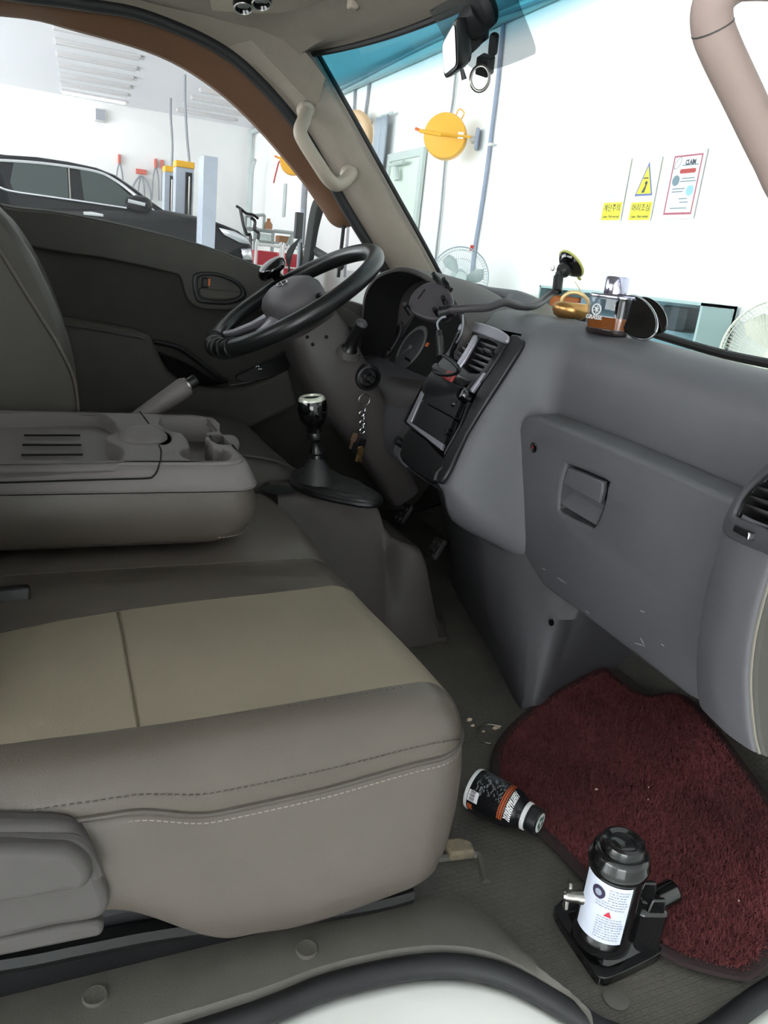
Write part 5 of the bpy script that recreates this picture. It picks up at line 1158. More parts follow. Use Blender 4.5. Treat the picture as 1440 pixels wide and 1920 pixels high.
# ---- hose reels
def reel(name, c, R, lab, m, facing, bracket=True):
    t = thing(name, c-V((0, 0, R)), lab, 'hose reel'); f_ = frame(c, V((0, 0, 1)), uz=facing)
    d = lathe('drum', [(0, -.10), (R*.95, -.10), (R, -.085), (R, .05), (R*.96, .07), (R*.5, .075), (R*.12, .09), (0, .09)], m, t, f_, n=36)
    s_ = f_[2] if f_[2].dot(cx) > 0 else -f_[2]; sg_ = 1 if f_[2].dot(cx) > 0 else -1
    tube('side_arm', [c+f_[3]*.10-s_*R*.15, c+f_[3]*.10+s_*R*1.25], R*.16, m, t, n=8, flat=.4)
    tube('hose_guide', [c+f_[3]*.10-s_*R*.1, c+f_[3]*.06-s_*R*1.2+V((0, 0, R*.12))], R*.09, m, t, n=8)
    tube('hose_end', [c+f_[3]*.06-s_*R*1.2+V((0, 0, R*.14)), c+f_[3]*.06-s_*R*1.42+V((0, 0, R*.20))], R*.07, 'orange', t, n=8)
    tube('hose_loop', cr([c+V((0, 0, R*.85))+s_*R*.35, c+V((0, 0, R*1.2))+s_*R*.5, c+V((0, 0, R*1.05))+s_*R*.75, c+V((0, 0, R*.7))+s_*R*.6], 5), R*.03, m, t, n=6)
    box('label', (R*.02, R*.78*sg_, .115), (R*.28, R*.26, .006), 'white_label', t, fr=f_)
    if bracket:
        box('wall_bracket', (0, R*1.5*sg_, -.02), (R*.9, R*.16, .16), 'cable_blue', t, fr=f_, bevel=.01)
        tube('bracket_bar', [c+s_*R*1.15, c+s_*R*1.5], R*.12, 'lamp_grey', t, n=8)
        tube('wall_arm', [c+s_*R*1.5, V((WX-.004, c.y, c.z))], R*.10, 'lamp_grey', t, n=8)
    return t
fcv = lambda c: (V((EYE.x, EYE.y, c.z))-c).normalized()
c = onX(835, 256, WX-.35); reel('hose_reel', c, .235, 'yellow hose reel with white label on the front wall', 'reel_yellow', (fcv(c)+V((-.25, -.1, 0))).normalized())
c = onX(549, 303, WX-.62); reel('hose_reel', c, .21, 'orange yellow hose reel by the wall corner seen through the side window', 'reel_yellow', fcv(c))
mat('reel_beige', (226, 190, 150), .6)
c = onX(664, 258, WX-.26); t = thing('coiled_hose', c-V((0, 0, .4)), 'beige hose coiled on the front wall beside the pillar', 'hose')
f_ = frame(c, V((0, 0, 1)), uz=V((-.8, -.6, 0))); tube('hose_coil', [fp(f_, .30*math.cos(a), .24*math.sin(a), 0) for a in [2*math.pi*j/30 for j in range(30)]], .07, 'reel_beige', t, closed=True, n=10); tube('wall_peg', [c+V((0, 0, .25)), V((WX-.004, c.y, c.z+.25))], .03, 'lamp_grey', t, n=8)
c = onX(708, 285, WX-.12); hk = thing('hanging_bag', c-V((0, 0, .3)), 'grey sheet hanging from a rail on the front wall', 'sheet')
rows = [[V((WX-.1-.03*math.sin(j*1.7), c.y+.20-.45*j/8, c.z+.45-.95*i/6)) for j in range(9)] for i in range(7)]
surf('sheet', rows, 'steel_blue', hk, solid=.01)
tube('rail', [V((WX-.1, c.y-.35, c.z+.46)), V((WX-.1, c.y+.22, c.z+.46))], .018, 'pale_conduit', hk, n=8)
tube('hook', cr([onX(535, 302, WX-.72), onX(524, 303, WX-.76), onX(519, 318, WX-.78), onX(513, 343, WX-.8)], 5), .014, 'red_plastic', bpy.data.objects['hose_reel.001'], n=6)
# ---- door in the front wall
d0 = onX(735, 291, WX); d1 = onX(782, 281, WX)
dr = struct(thing('door_2', (WX, d0.y-.45, GZ), 'pale door with closer in the front wall', 'door')); del dr['category']
zt = d0.z; y0, y1 = d0.y, d0.y-1.15
DFr = frame((WX-.02, 0, 0), (0, -1, 0), (0, 0, 1))
mat('door_pale', (222, 232, 222), .6); mat('frame_pale', (200, 210, 206), .6)
plate('door_frame', [(-y0, GZ), (-y1, GZ), (-y1, zt), (-y0, zt)], [[(-y0+.10, GZ+.01), (-y1-.10, GZ+.01), (-y1-.10, zt-.10), (-y0+.10, zt-.10)]], DFr, 0, .05, 'frame_pale', dr, edge=.006)
prism('leaf', [(-y0+.10, GZ+.01), (-y1-.10, GZ+.01), (-y1-.10, zt-.10), (-y0+.10, zt-.10)], DFr, .0, .02, 'door_pale', dr)
tube('closer_arm', [fp(DFr, -y0+.2, zt-.16, .10), fp(DFr, -y0+.75, zt-.16, .12)], .025, 'frame_pale', dr, n=8)
tube('closer_arm', [fp(DFr, -y0+.45, zt-.20, .10), fp(DFr, -y0+.5, zt-.36, .08)], .04, 'frame_pale', dr, n=8)
# ---- warning signs and poster
XS_ = WX-.012
SG = frame((XS_, 0, 0), (0, -1, 0), (0, 0, 1))
def sg(pts): return [loc(SG, onX(*p, XS_)) for p in pts]
def sign(name, tl, br, lab, top, bottom, tint):
    (a0, b0), (a1, b1) = sg([tl])[0], sg([br])[0]; w, h = a1-a0, b0-b1; t = thing(name, fp(SG, (a0+a1)/2, b1), lab, 'sign', 'warning signs on the front wall')
    pn = prism('panel', [(a0, b1), (a1, b1), (a1, b0), (a0, b0)], SG, 0, .006, 'sign_pale', t)
    yb = b1+h*.30; prism('yellow_band', [(a0+.006, b1+.006), (a1-.006, b1+.006), (a1-.006, yb), (a0+.006, yb)], SG, .006, .0075, 'sign_yellow', t)
    cxs = (a0+a1)/2; tri = lambda s: [(cxs-w*.40*s, b1+h*.40+h*.02*(1-s)+ (1-s)*h*.16), (cxs+w*.40*s, b1+h*.40+(1-s)*h*.16), (cxs, b1+h*.40+h*.54*s+(1-s)*h*.16)]
    tr_ = prism('triangle', tri(1), SG, .006, .0075, 'ink_blue' if tint else 'lamp_grey', t); prism('triangle_face', tri(.80), SG, .0075, .009, 'sign_yellow' if tint else 'sign_pale', tr_)
    if tint:
        prism('pictogram', circ(w*.06, 10, cxs+w*.04, b1+h*.60), SG, .009, .010, 'ink_black', tr_)
        prism('pictogram', [(cxs-w*.12, b1+h*.45), (cxs+w*.02, b1+h*.45), (cxs+w*.08, b1+h*.57), (cxs+w*.02, b1+h*.57)], SG, .009, .010, 'ink_black', tr_)
        prism('pictogram', [(cxs-w*.12, b1+h*.67), (cxs+w*.10, b1+h*.67), (cxs+w*.10, b1+h*.69), (cxs-w*.12, b1+h*.69)], SG, .009, .010, 'ink_black', tr_)
    text('lettering', top, move(SG, cxs, b1+h*.205, .0078), h*.13, 'ink_black', t, depth=.001, sx=min(1.15, w/(h*.13*4)*.92), bold=h*.001)
    text('lettering', bottom, move(SG, cxs, b1+h*.07, .0078), h*.065, 'ink_black', t, depth=.001, sx=.62)
    return t
sign('warning_sign', (1147, 300), (1163, 414), 'pale stair warning sign with yellow lower band and faded triangle', '계단주의', 'Caution - Watch your step', False)
sign('warning_sign', (1200, 298), (1219, 414), 'overhead warning sign with yellow triangle beside the poster', '머리조심', 'Caution - Watch overhead', True)
(a0, b0), (a1, b1) = sg([(1266, 293)])[0], sg([(1296, 402)])[0]; w, h = a1-a0, b0-b1
ps = thing('claim_poster', fp(SG, (a0+a1)/2, b1), 'white notice poster with red border headed CLAIM on the front wall', 'poster')
mat('poster_red', (176, 100, 116), .6); mat('poster_teal', (120, 140, 150), .6); mat('poster_sky', (150, 196, 226), .6)
prism('sheet', [(a0-.03, b1-.03), (a1+.03, b1-.03), (a1+.03, b0+.03), (a0-.03, b0+.03)], SG, 0, .003, 'white_label', ps)
plate('border', [(a0, b1), (a1, b1), (a1, b0), (a0, b0)], [[(a0+.012, b1+.016), (a1-.012, b1+.016), (a1-.012, b0-.012), (a0+.012, b0-.012)]], SG, .003, .0045, 'poster_red', ps)
text('heading', 'CLAIM', move(SG, a0+w*.62, b0-h*.13, .0035), h*.115, 'ink_black', ps, depth=.001, sx=.75, bold=.002)
tube('stamp', [fp(SG, a0+w*.18+.028*math.cos(t)+.02*math.sin(t), b0-h*.13+.04*math.sin(t), .004) for t in [2*math.pi*j/20 for j in range(20)]], .002, 'poster_teal', ps, closed=True, n=5)
prism('red_pill', rrect(w*.55, h*.075, h*.03, cx=a0+w*.58, cy=b0-h*.27), SG, .003, .0045, 'hazard_red', ps)
prism('round_picture', circ(w*.13, 18, a0+w*.22, b0-h*.42), SG, .003, .0045, 'poster_teal', ps); prism('round_picture', circ(w*.13, 18, a0+w*.78, b0-h*.60), SG, .003, .0045, 'poster_sky', ps)
ch = []
for k, (u, v, l) in enumerate(((.42, .40, .45), (.38, .45, .55), (.15, .57, .45), (.15, .62, .40), (.45, .74, .3), (.5, .80, .3), (.2, .90, .6), (.35, .18, .55))):
    x, y = a0+w*u, b0-h*v; ch.append(([fp(SG, x, y, .0042), fp(SG, x+w*l, y, .0042), fp(SG, x+w*l, y+.008, .0042), fp(SG, x, y+.008, .0042)], [(0, 1, 2, 3)]))
o = multi('print_lines', ch, 'poster_teal', ps, smooth=False); o['kind'] = 'stuff'
# ---- fans
mat('fan_wire', (170, 182, 188), .4, .3); mat('fan_blade', (196, 208, 206), .45); mat('fan_cream', (226, 226, 212), .5)
def fan(c, R, face, lab, mw, mb, nsp, dp=.16):
    t = thing('pedestal_fan', V((c.x, c.y, GZ)), lab, 'fan', 'pedestal fans by the front wall'); f_ = frame(c, V((0, 0, 1)), uz=face)
    hubz = .05
    gd1 = tube('guard_rim', [fp(f_, R*math.cos(a), R*math.sin(a), 0) for a in [2*math.pi*j/48 for j in range(48)]], R*.022, mw, t, closed=True, n=8)
    for nm, sgn in (('front_guard', 1), ('rear_guard', -1)):
        ch = []
        for j in range(nsp):
            a = 2*math.pi*j/nsp; ch.append(tubedata([fp(f_, R*r*math.cos(a+q), R*r*math.sin(a+q), sgn*z) for r, z, q in ((1, 0, 0), (.92, dp*.35, 0), (.6, dp*.5, .06), (.2, dp*.52, .12))], R*.0048, 4))
        for r in (.9, .62): ch.append(tubedata([fp(f_, R*r*math.cos(a), R*r*math.sin(a), sgn*dp*(.38 if r > .8 else .5)) for a in [2*math.pi*j/40 for j in range(40)]], R*.007, 5, True))
        multi(nm, ch, mw, t)
    lathe('guard_badge', [(0, dp*.5), (R*.2, dp*.5), (R*.19, dp*.56), (0, dp*.58)], mb, t, f_, n=24)
    for k in range(3):
        a0_ = 2*math.pi*k/3+.6
        vs = []
        for i in range(7):
            r = lerp(.12, .84, i/6)*R; wd = (.10+.36*math.sin(math.pi*min(1, (i+.8)/7.5)))
            for s_ in (-1, 0, 1): a = a0_+s_*wd*.9+.15*i/6; vs.append(fp(f_, r*math.cos(a), r*math.sin(a), s_*.035))
        mesh('blade', vs, gridfaces(7, 3), mb, t, solid=.004)
    lathe('motor', [(0, -dp*.55-.10), (R*.18, -dp*.55-.10), (R*.28, -dp*.55), (R*.26, -dp*.3), (R*.1, -.02), (R*.1, .03), (0, .03)], mb, t, f_, n=22)
    pz = c-f_[3]*(dp*.55+.05); tube('pole', [pz, V((pz.x, pz.y, GZ+.03))], .018, mw, t, n=10)
    lathe('foot', [(0, 0), (.22, 0), (.21, .025), (.05, .04), (0, .04)], mb, t, frame((pz.x, pz.y, GZ+.001), (1, 0, 0), (0, 1, 0)), n=28)
c = onX(862, 520, WX-.6); d_ = (c-EYE).length; fan(c, 53*d_/1480, (fcv(c)+V((.1, -.1, .0))).normalized(), 'grey wire pedestal fan behind the instrument hood by the blue cable', 'fan_wire', 'fan_blade', 60)
c = onX(1462, 672, WX-1.3); d_ = (c-EYE).length; fan(c, 98*d_/1480, (fcv(c)+V((-.2, .1, .05))).normalized(), 'cream wire pedestal fan beyond the passenger end of the dashboard', 'fan_cream', 'fan_cream', 90)
# ---- glazed box standing in for a mirror board; coloured blocks stand for its reflections
k0 = onX(1015, 527, WX-.35); k1 = onX(1319, 578, WX-.35); zb = onX(1302, 655, WX-.35).z-.35
cab = thing('mirror_board_standin', V((WX-.2, (k0.y+k1.y)/2, GZ)), 'low glazed box standing in for a mirror board by the front wall', 'cabinet')
mat('board_back', (176, 196, 200), .5, var=.1, vscale=3); glass('board_glass', (.86, .93, .95), refl=.10); mat('board_teal', (168, 192, 192), .5)
ya, yb_ = k0.y, k1.y; zt_ = (k0.z+k1.z)/2
box('back_panel', (WX-.05, (ya+yb_)/2, (zb+zt_)/2), (.03, ya-yb_, zt_-zb), 'board_back', cab)
box('top_panel', (WX-.2, (ya+yb_)/2, zt_-.01), (.32, ya-yb_, .02), 'board_teal', cab); box('bottom_panel', (WX-.2, (ya+yb_)/2, (zb+GZ)/2), (.32, ya-yb_, zb-GZ), 'wall_dado', cab)
for y in (ya-.01, yb_+.01): box('side_panel', (WX-.2, y, (zb+zt_)/2), (.32, .02, zt_-zb), 'board_teal', cab)
box('glass_pane', (WX-.355, (ya+yb_)/2, (zb+zt_)/2), (.006, ya-yb_-.04, zt_-zb-.03), 'board_glass', cab)
def onback(px, py): return onX(px, py, WX-.22)
for k, (p, q, m, lab) in enumerate((((1042, 553), (1090, 588), 'orange', 'upper orange block standing for a reflection in the mirror board'), ((1042, 598), (1084, 617), 'orange', 'lower orange block standing for a reflection in the mirror board'), ((1100, 556), (1134, 582), 'steel_blue', 'blue grey block standing for a reflection in the mirror board'), ((1212, 568), (1240, 600), 'white_label', 'white block standing for a reflection in the mirror board'), ((1256, 572), (1292, 625), 'black_plastic', 'black block standing for a reflection in the mirror board'))):
    A, B = onback(*p), onback(*q); bz_ = max(zb, B.z) if k else B.z
    o = box('reflection_block', ((A.x), (A.y+B.y)/2, (A.z+B.z)/2), (.12, abs(A.y-B.y), abs(A.z-B.z)), m, None, bevel=.015); tag(o, lab, 'box', 'blocks standing for reflections in the mirror board')
# ================================================================== LIFT POSTS
def post(px0, px1, pyt, Y, lab, cap, slot, hgt=None):
    a, b = onY(px0, pyt, Y), onY(px1, pyt, Y); t = thing('lift_post', V(((a.x+b.x)/2, Y, GZ)), lab, 'lift post'); w_ = b.x-a.x
    box('column', ((a.x+b.x)/2, Y+.12, (GZ+a.z)/2), (w_, .24, a.z-GZ), 'steel_blue', t, bevel=.006)
    if slot: box('slot', ((a.x+b.x)/2+w_*.22, Y-.003, (GZ+a.z)/2), (w_*.36, .012, a.z-GZ-.1), 'black_plastic', t); tube('chain', [V(((a.x+b.x)/2+w_*.25, Y-.012, a.z-.1)), V(((a.x+b.x)/2+w_*.25, Y-.012, GZ+.1))], .012, 'steel', t, n=6)
    if cap: box('yellow_cap', ((a.x+b.x)/2, Y+.12, a.z+.04), (w_*1.04, .27, .08), 'yellow', t, bevel=.01)
    box('foot_plate', ((a.x+b.x)/2, Y+.12, GZ+.011), (w_+.2, .44, .02), 'steel_blue', t)
    return t, a, b
pst, _a, _b = post(382, 409, 291, 6.0, 'plain pale blue steel lift post in front of the black car bonnet', False, False)
t, a, b = post(330, 364, 312, 10.0, 'blue steel lift post with yellow cap beside the black car windscreen', True, True)
tube('feed_cable', cr([onY(347, 140, 10.1), onY(347, 190, 10.1), onY(350, 250, 10.1), onY(355, 303, 10.1)], 5), .018, 'grey_cable', t, n=6)
p = onY(355, 300, 10.1); 
t, a, b = post(309, 327, 321, 11.2, 'narrow steel lift post with yellow cap behind the other lift', True, True)
tube('feed_cable', cr([onY(320, 184, 11.3), onY(320, 220, 11.3), onY(323, 270, 11.3), onY(322, 316, 11.3)], 5), .018, 'grey_cable', t, n=6)
# ================================================================== CARS ON THE LIFTS
mat('car_black', (12, 12, 18), .25, spec=.3); mat('car_glass', (60, 70, 68), .15, spec=.3); mat('car_white', (226, 228, 230), .2, coat=.5); mat('tyre', (22, 22, 23), .8); mat('head_lamp', (206, 210, 214), .12, .4)
glass('car_window', (.40, .45, .44), refl=.10)
def suv(px_plane, ang, lab, body, sc=1.0):
    P0 = V(px_plane); ux = V((math.cos(ang), -math.sin(ang), 0)); n_ = V((-math.sin(ang), -math.cos(ang), 0))   # n_ towards the camera side
    f_ = frame(P0, ux, (0, 0, 1))                       # w = ux x up
    cs = lambda px, py: loc(f_, onP(px, py, P0, n_))
    return f_, cs
ang = math.radians(9); P0 = V((1.0, 7.2, 0)); n_ = V((-math.sin(ang), -math.cos(ang), 0)); ux = V((math.cos(ang), -math.sin(ang), 0))
KF = frame(P0, ux, (0, 0, 1))
if KF[3].dot(n_) < 0: KF = (KF[0], KF[1], KF[2], -KF[3])
cs = lambda pts: [loc(KF, onP(px, py, P0, n_)) for px, py in pts]
roofp = cs([(0, 286), (60, 290), (120, 299), (175, 311), (212, 326), (250, 352), (280, 376), (305, 392)])
hood = cs([(305, 392), (340, 399), (385, 408), (420, 421), (446, 432), (464, 446), (472, 462), (475, 500)])
zr = roofp[0][1]; zlow = zr-1.35; xf_ = hood[-1][0]; xr = xf_-4.75
rear = [(xr, zlow+.35), (xr+.02, zlow+.75), (xr+.22, zr-.50), (xr+.62, zr-.10), (xr+1.1, zr-.01)]
Wd = 1.85
def wo(z): return .02+.20*max(0, (z-(zr-.52))/.52)
belt = zr-.50
prof_g = [p for p in [(xr+.22, belt-.02)]+rear[3:]+roofp]+[(hood[0][0]+.02, belt-.06)]
car = thing('parked_car', fp(KF, (xf_+xr)/2, zlow-.32, -Wd/2), 'black sport utility car with chrome window trim raised on a lift', 'car')
def side3(a, z, near, extra=0): return fp(KF, a, z, -wo(z)+extra) if near else fp(KF, a, z, -Wd+wo(z)-extra)
ringN = [side3(a, z, True) for a, z in prof_g]; ringF = [side3(a, z, False) for a, z in prof_g]
ringM1 = [side3(a, z+ (.012 if z > belt+.2 else 0), True)+KF[3]*-.10 for a, z in prof_g]; ringM2 = [side3(a, z+(.012 if z > belt+.2 else 0), False)+KF[3]*.10 for a, z in prof_g]
loft('greenhouse', [ringN, ringM1, ringM2, ringF], 'car_black', car)
bodyp = [(xr+.05, zlow+.02), (xr, zlow+.40), (xr+.02, belt-.12), (xr+.2, belt)]+[(a, belt-.0) for a in (xr+1.0, xr+2.0)]+[(hood[0][0]-.3, hood[0][1]-.04)]+hood+[(xf_-.02, zlow+.12), (xf_-.25, zlow)]
loft('body', [[fp(KF, lerp((xf_+xr)/2, a, s_), z2, w_) for a, z in bodyp for z2 in [lerp(zlow+.45, z, s2)]] for w_, s_, s2 in ((.0, .985, .93), (-.04, 1, .985), (-.16, 1.006, 1), (-Wd+.16, 1.006, 1), (-Wd+.04, 1, .985), (-Wd, .985, .93))], 'car_black', car, angle=50)
def onside(pts, off): return [side3(a, z, True, off) for a, z in cs(pts)]
def pane(name, pts, m, off=.006): return mesh(name, onside(pts, off), [tuple(range(len(pts)))], m, car, smooth=False, solid=.003)
pane('side_window', [(18, 300), (120, 311), (126, 370), (70, 364), (22, 357), (14, 340)], 'car_glass'); pane('side_window', [(145, 314), (180, 321), (212, 338), (236, 360), (262, 383), (230, 386), (156, 375)], 'car_glass')
pane('side_window', [(-120, 290), (-10, 297), (-8, 345), (-100, 340)], 'car_glass')
tube('chrome_trim', cr(onside([(-160, 290), (0, 297), (60, 301), (120, 308), (180, 319), (215, 336), (250, 362), (280, 388), (292, 398)], .012), 4), .014, 'chrome', car, n=6)
tube('chrome_trim', cr(onside([(-60, 300), (-30, 335), (0, 352), (25, 359), (80, 367), (150, 377), (230, 389), (290, 398)], .012), 4), .014, 'chrome', car, n=6)
tube('pillar_trim', onside([(124, 312), (130, 372)], .012), .008, 'steel', car, n=6)
mr = thing('x', (0, 0, 0), '', '') if False else None
hp_ = onside([(157, 400), (172, 401), (194, 404)], .05); tube('door_handle', hp_, [.02, .022, .016], 'chrome', car, n=8)
mc_ = onside([(262, 384)], .16)[0]
rg = []
for t_, s_ in ((-.13, .3), (-.11, .75), (-.03, 1), (.06, .95), (.10, .7), (.12, .2)):
    rg.append([mc_+KF[1]*t_+KF[2]*(.085*s_*math.sin(a))+KF[3]*(.10*s_*math.cos(a)) for a in [2*math.pi*j/14 for j in range(14)]])
mo = loft('wing_mirror', rg, 'car_black', car); tube('mirror_strip', [mc_+KF[1]*-.10+KF[3]*.09+KF[2]*.02, mc_+KF[1]*.06+KF[3]*.10+KF[2]*.0], .018, 'chrome', mo, n=6)
tube('mirror_stalk', [mc_-KF[3]*.14-KF[2]*.06, mc_-KF[2]*.02], .03, 'car_black', mo, n=8)
hl = onside([(412, 428), (440, 436), (462, 450), (466, 462), (440, 452), (418, 440)], .012)
def bodyside(pts, off=.01): return [fp(KF, a, z, off) for a, z in cs(pts)]
mesh('head_lamp', bodyside([(410, 427), (440, 434), (462, 446), (470, 458), (450, 455), (420, 440)], .008), [(0, 1, 2, 3, 4, 5)], 'head_lamp', car, solid=.01)
mesh('lower_lamp', bodyside([(452, 466), (470, 466), (474, 488), (456, 486)], .006), [(0, 1, 2, 3)], 'chrome', car, solid=.01)
for k, a in enumerate((hood[-1][0]-.85, xr+.95)):
    for near in (0, 1):
        wf_ = frame(fp(KF, a, zlow+.03, -.12 if near else -Wd+.12), KF[1], KF[2]); wf_ = (wf_[0], wf_[1], wf_[2], KF[3])
        w_o = lathe('wheel', [(0, -.10), (.30, -.11), (.35, -.09), (.36, 0), (.35, .09), (.30, .115), (.22, .10)], 'tyre', car, wf_, n=28, caps=True); lathe('hub', [(0, .08), (.21, .085), (.23, .11), (.22, .118), (.08, .09), (0, .095)], 'steel', w_o, wf_, n=20)
# the near post's arms reach under the car
pb_ = V((( _a.x+_b.x)/2, 6.24, 0))
for a in (hood[-1][0]-1.6, xr+1.7):
    e0 = fp(KF, a, zlow-.05, -Wd+.3); e1 = fp(KF, a, zlow-.05, -.2); st0_ = V((pb_.x, pb_.y, zlow-.05))
    tube('lift_arm', [st0_, e1, e0], .045, 'steel_blue', pst, n=8)
    box('lift_pad', (a, zlow-.02, -.35), (.14, .05, .14), 'black_rubber', pst, fr=KF, bevel=.01)
box('carriage', (pb_.x, pb_.y+.02, zlow-.05), (.24, .10, .5), 'steel_blue', pst, bevel=.01)
# second car, seen past the first one's windscreen
car2 = copytree(car); car2.location = car.location+V((-.62, 5.6, .05)); car2['label'] = 'pale car standing behind the lift posts beyond the black car'
for o in [x for x in bpy.data.objects if x.parent == car2]:
    if o.name.split('.')[0] in ('greenhouse', 'body'):
        o.data = o.data.copy(); o.data.materials.clear(); o.data.materials.append(MT['car_white'])
# ================================================================== RACK, TROLLEYS, HOOKS
rk = thing('tool_rack', V((3.3, 12.5, GZ)), 'grey steel shelving rack with panels standing by the wall corner', 'rack')
RY = 12.5
def rpx(px, py, Y=RY): return onY(px, py, Y)
mat('rack_grey', (170, 180, 178), .5)
for px, top in ((460, 405), (512, 434), (548, 437), (479, 425)):
    a = rpx(px, top); tube('upright', [a, V((a.x, a.y, GZ))], .03, 'rack_grey', rk, n=6)
tube('shelf_rail', [rpx(458, 428), rpx(513, 435)], .035, 'rack_grey', rk, n=6); tube('shelf_rail', [rpx(513, 433), rpx(550, 437)], .035, 'rack_grey', rk, n=6); tube('shelf_rail', [rpx(460, 405), rpx(496, 403)], .03, 'rack_grey', rk, n=6); tube('upright', [rpx(496, 403), rpx(494, 432)], .025, 'rack_grey', rk, n=6)
tube('brace', [rpx(547, 440), rpx(534, 468)], .02, 'rack_grey', rk, n=6)
glass('rack_glass', (.72, .78, .76), refl=.08)
q = [rpx(480, 436), rpx(511, 440), rpx(511, 462), rpx(480, 458)]; mesh('panel', [p+V((0, .05, 0)) for p in q], [(0, 1, 2, 3)], 'rack_glass', rk, solid=.01)
mat('cardboard', (170, 120, 80), .8)
a, b = rpx(526, 440), rpx(546, 455); box('shelf', ((a.x+b.x)/2-.3, RY+.2, b.z-.03), (1.4, .5, .03), 'rack_grey', rk); o = tag(box('cardboard_box', ((a.x+b.x)/2, RY+.2, (a.z+b.z)/2-.012), (b.x-a.x, .25, a.z-b.z), 'cardboard', None, bevel=.01), 'brown cardboard box on the rack shelf', 'box')
c = rpx(503, 428); o = tag(lathe('oil_jar', [(0, 0), (.07, 0), (.07, .08), (.03, .13), (.03, .17), (0, .17)], 'cardboard', None, frame(c-V((0, 0, .012)), (1, 0, 0), (0, 1, 0)), n=16), 'small brown jar standing on top of the rack', 'jar')
bn = thing('spare_bumper', rpx(455, 430), 'black curved bumper part leaning against the rack', 'car part')
tube('strip', cr([rpx(443, 386, 12.3), rpx(452, 392, 12.3), rpx(462, 400, 12.3), rpx(475, 403, 12.3), rpx(484, 410, 12.3)], 5), .045, 'black_plastic', bn, n=8, flat=.5)
tube('strip', cr([rpx(450, 390, 12.3), rpx(453, 405, 12.3), rpx(457, 425, 12.3), rpx(463, 440, 12.3), rpx(470, 458, 12.3), V((rpx(470, 458, 12.3).x, 12.3, GZ+.05))], 5), .05, 'black_plastic', bn, n=8, flat=.5)
tube('strip', cr([rpx(470, 408, 12.3), rpx(478, 415, 12.3), rpx(477, 430, 12.3), rpx(485, 438, 12.3), rpx(482, 455, 12.3)], 5), .05, 'black_plastic', bn, n=8, flat=.5)
mat('hook_red', (214, 110, 96), .5); mat('cart_red', (196, 52, 66), .45)
def cart(x0, x1, y0, Y, lab):
    a, b = rpx(x0, y0, Y), rpx(x1, y0+4, Y); t = thing('hand_trolley', V(((a.x+b.x)/2, Y, GZ)), lab, 'trolley', 'red trolleys by the rack')
    loop = cr([V((a.x, Y, GZ+.15)), V((a.x, Y, a.z-.06)), V((a.x+.05, Y, a.z)), V((b.x-.05, Y, a.z)), V((b.x, Y, a.z-.06)), V((b.x, Y, GZ+.15))], 5)
    tube('tube_frame', loop, .022, 'white_label', t, n=8); tube('cross_bar', [V((a.x, Y, a.z-.30)), V((b.x, Y, a.z-.30))], .016, 'white_label', t, n=6)
    box('red_bin', ((a.x+b.x)/2, Y+.28, (a.z-.08+GZ+.2)/2), (b.x-a.x-.06, .48, a.z-.08-GZ-.2), 'cart_red', t, bevel=.02)
    for sx in (a.x+.06, b.x-.06):
        for yy in (Y+.06, Y+.48): lathe('caster', [(0, -.02), (.075, -.02), (.08, 0), (.075, .02), (0, .02)], 'tyre', t, frame((sx, yy, GZ+.085), (1, 0, 0), (0, 0, 1)), n=14); box('caster_fork', (sx, yy, GZ+.17), (.03, .06, .1), 'steel', t)
cart(481, 527, 458, 10.6, 'red bin trolley with white tube frame in front of the rack')
cart(532, 575, 464, 11.3, 'red trolley half hidden by the steering wheel knob')
st = thing('cable_stand', rpx(563, 480, 9.5), 'grey upright stand wrapped in hanging black cables', 'stand')
a = rpx(567, 392, 9.5); st.location = V((a.x, 9.5, GZ))
tube('pole', [V((a.x, 9.5, GZ)), a], .03, 'steel_blue', st, n=8); box('head_box', (a.x-.05, 9.46, a.z-.22), (.10, .10, .34), 'black_plastic', st, bevel=.01)
box('base', (a.x-.02, 9.5, GZ+.3), (.30, .3, .6), 'lamp_grey', st, bevel=.02)
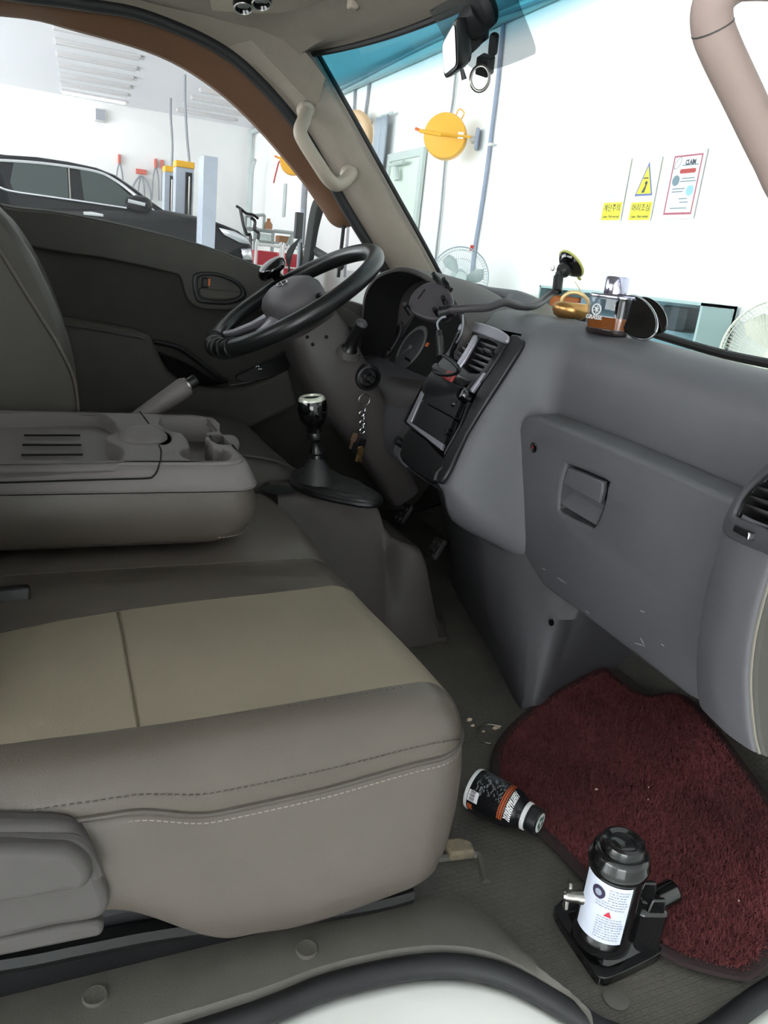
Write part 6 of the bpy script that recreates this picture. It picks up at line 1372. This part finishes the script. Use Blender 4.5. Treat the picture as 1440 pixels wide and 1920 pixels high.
for k in range(6):
    p0 = V((a.x-.03, 9.44, a.z-.38)); tube('cable_loop', cr([p0, p0+V((-.10-.02*k, -.02*k, -.25)), p0+V((-.12+.03*k, 0, -.5-.03*k)), p0+V((.02+.01*k, 0, -.4)), p0+V((.03, 0, -.05))], 5), .010, 'black_plastic', st, n=5)
tag(tube('wall_pipe', [onX(572, 330, WX-.05), onX(563, 480, WX-.05)], .05, 'grey_cable', None, n=8), 'grey pipe on the front wall behind the cable stand', 'pipe')
tag(box('wall_switch', (0, 0, 0), (.03, .14, .62), 'pale_conduit', None, fr=frame(onX(533, 376, WX-.02), (1, 0, 0), (0, 1, 0)), bevel=.01), 'tall pale switch plate on the wall by the corner', 'switch')
cpo = tag(tube('corner_pipe', [V((WX-.08, WY-.2, CZ-.1)), V((WX-.08, WY-.2, GZ))], .05, 'pale_conduit', None, n=8), 'pale pipe down the corner of the garage', 'pipe')
tag(tube('corner_pipe', cr([onX(478, 300, WX-.3), onX(473, 318, WX-.3), onX(471, 350, WX-.3), onX(469, 400, WX-.3), V((WX-.3, onX(469, 400, WX-.3).y, GZ))], 4), .04, 'pale_conduit', None, n=8), 'thin bent pipe beside the corner pipe', 'pipe')
for k, (px, py, nl, lab) in enumerate(((224, 298, 2, 'red hook with a dark hose loop high on the far wall'), (265, 322, 4, 'wide red hook holding four dark hoses'), (292, 306, 2, 'red hook with dark hoses near the lift posts'), (304, 308, 1, 'red hook with one dark hose beside the lift post'))):
    c = onY(px, py, WY-.08); t = thing('hose_hook', c-V((0, 0, .5)), lab, 'hose hook', 'hose hooks on the far wall')
    box('hook', (c.x, WY-.06, c.z), (.05 if nl < 4 else .22, .10, .18 if nl < 4 else .10), 'hook_red', t, bevel=.01)
    for j in range(nl):
        dx = (j-(nl-1)/2)*.085; tube('hose', cr([c+V((dx*.2, 0, -.08)), c+V((dx, -.03, -.22)), c+V((dx*1.5, -.03, -.4)), c+V((dx*1.7, -.03, -.75))], 4), .018, 'grey_cable', t, n=6)
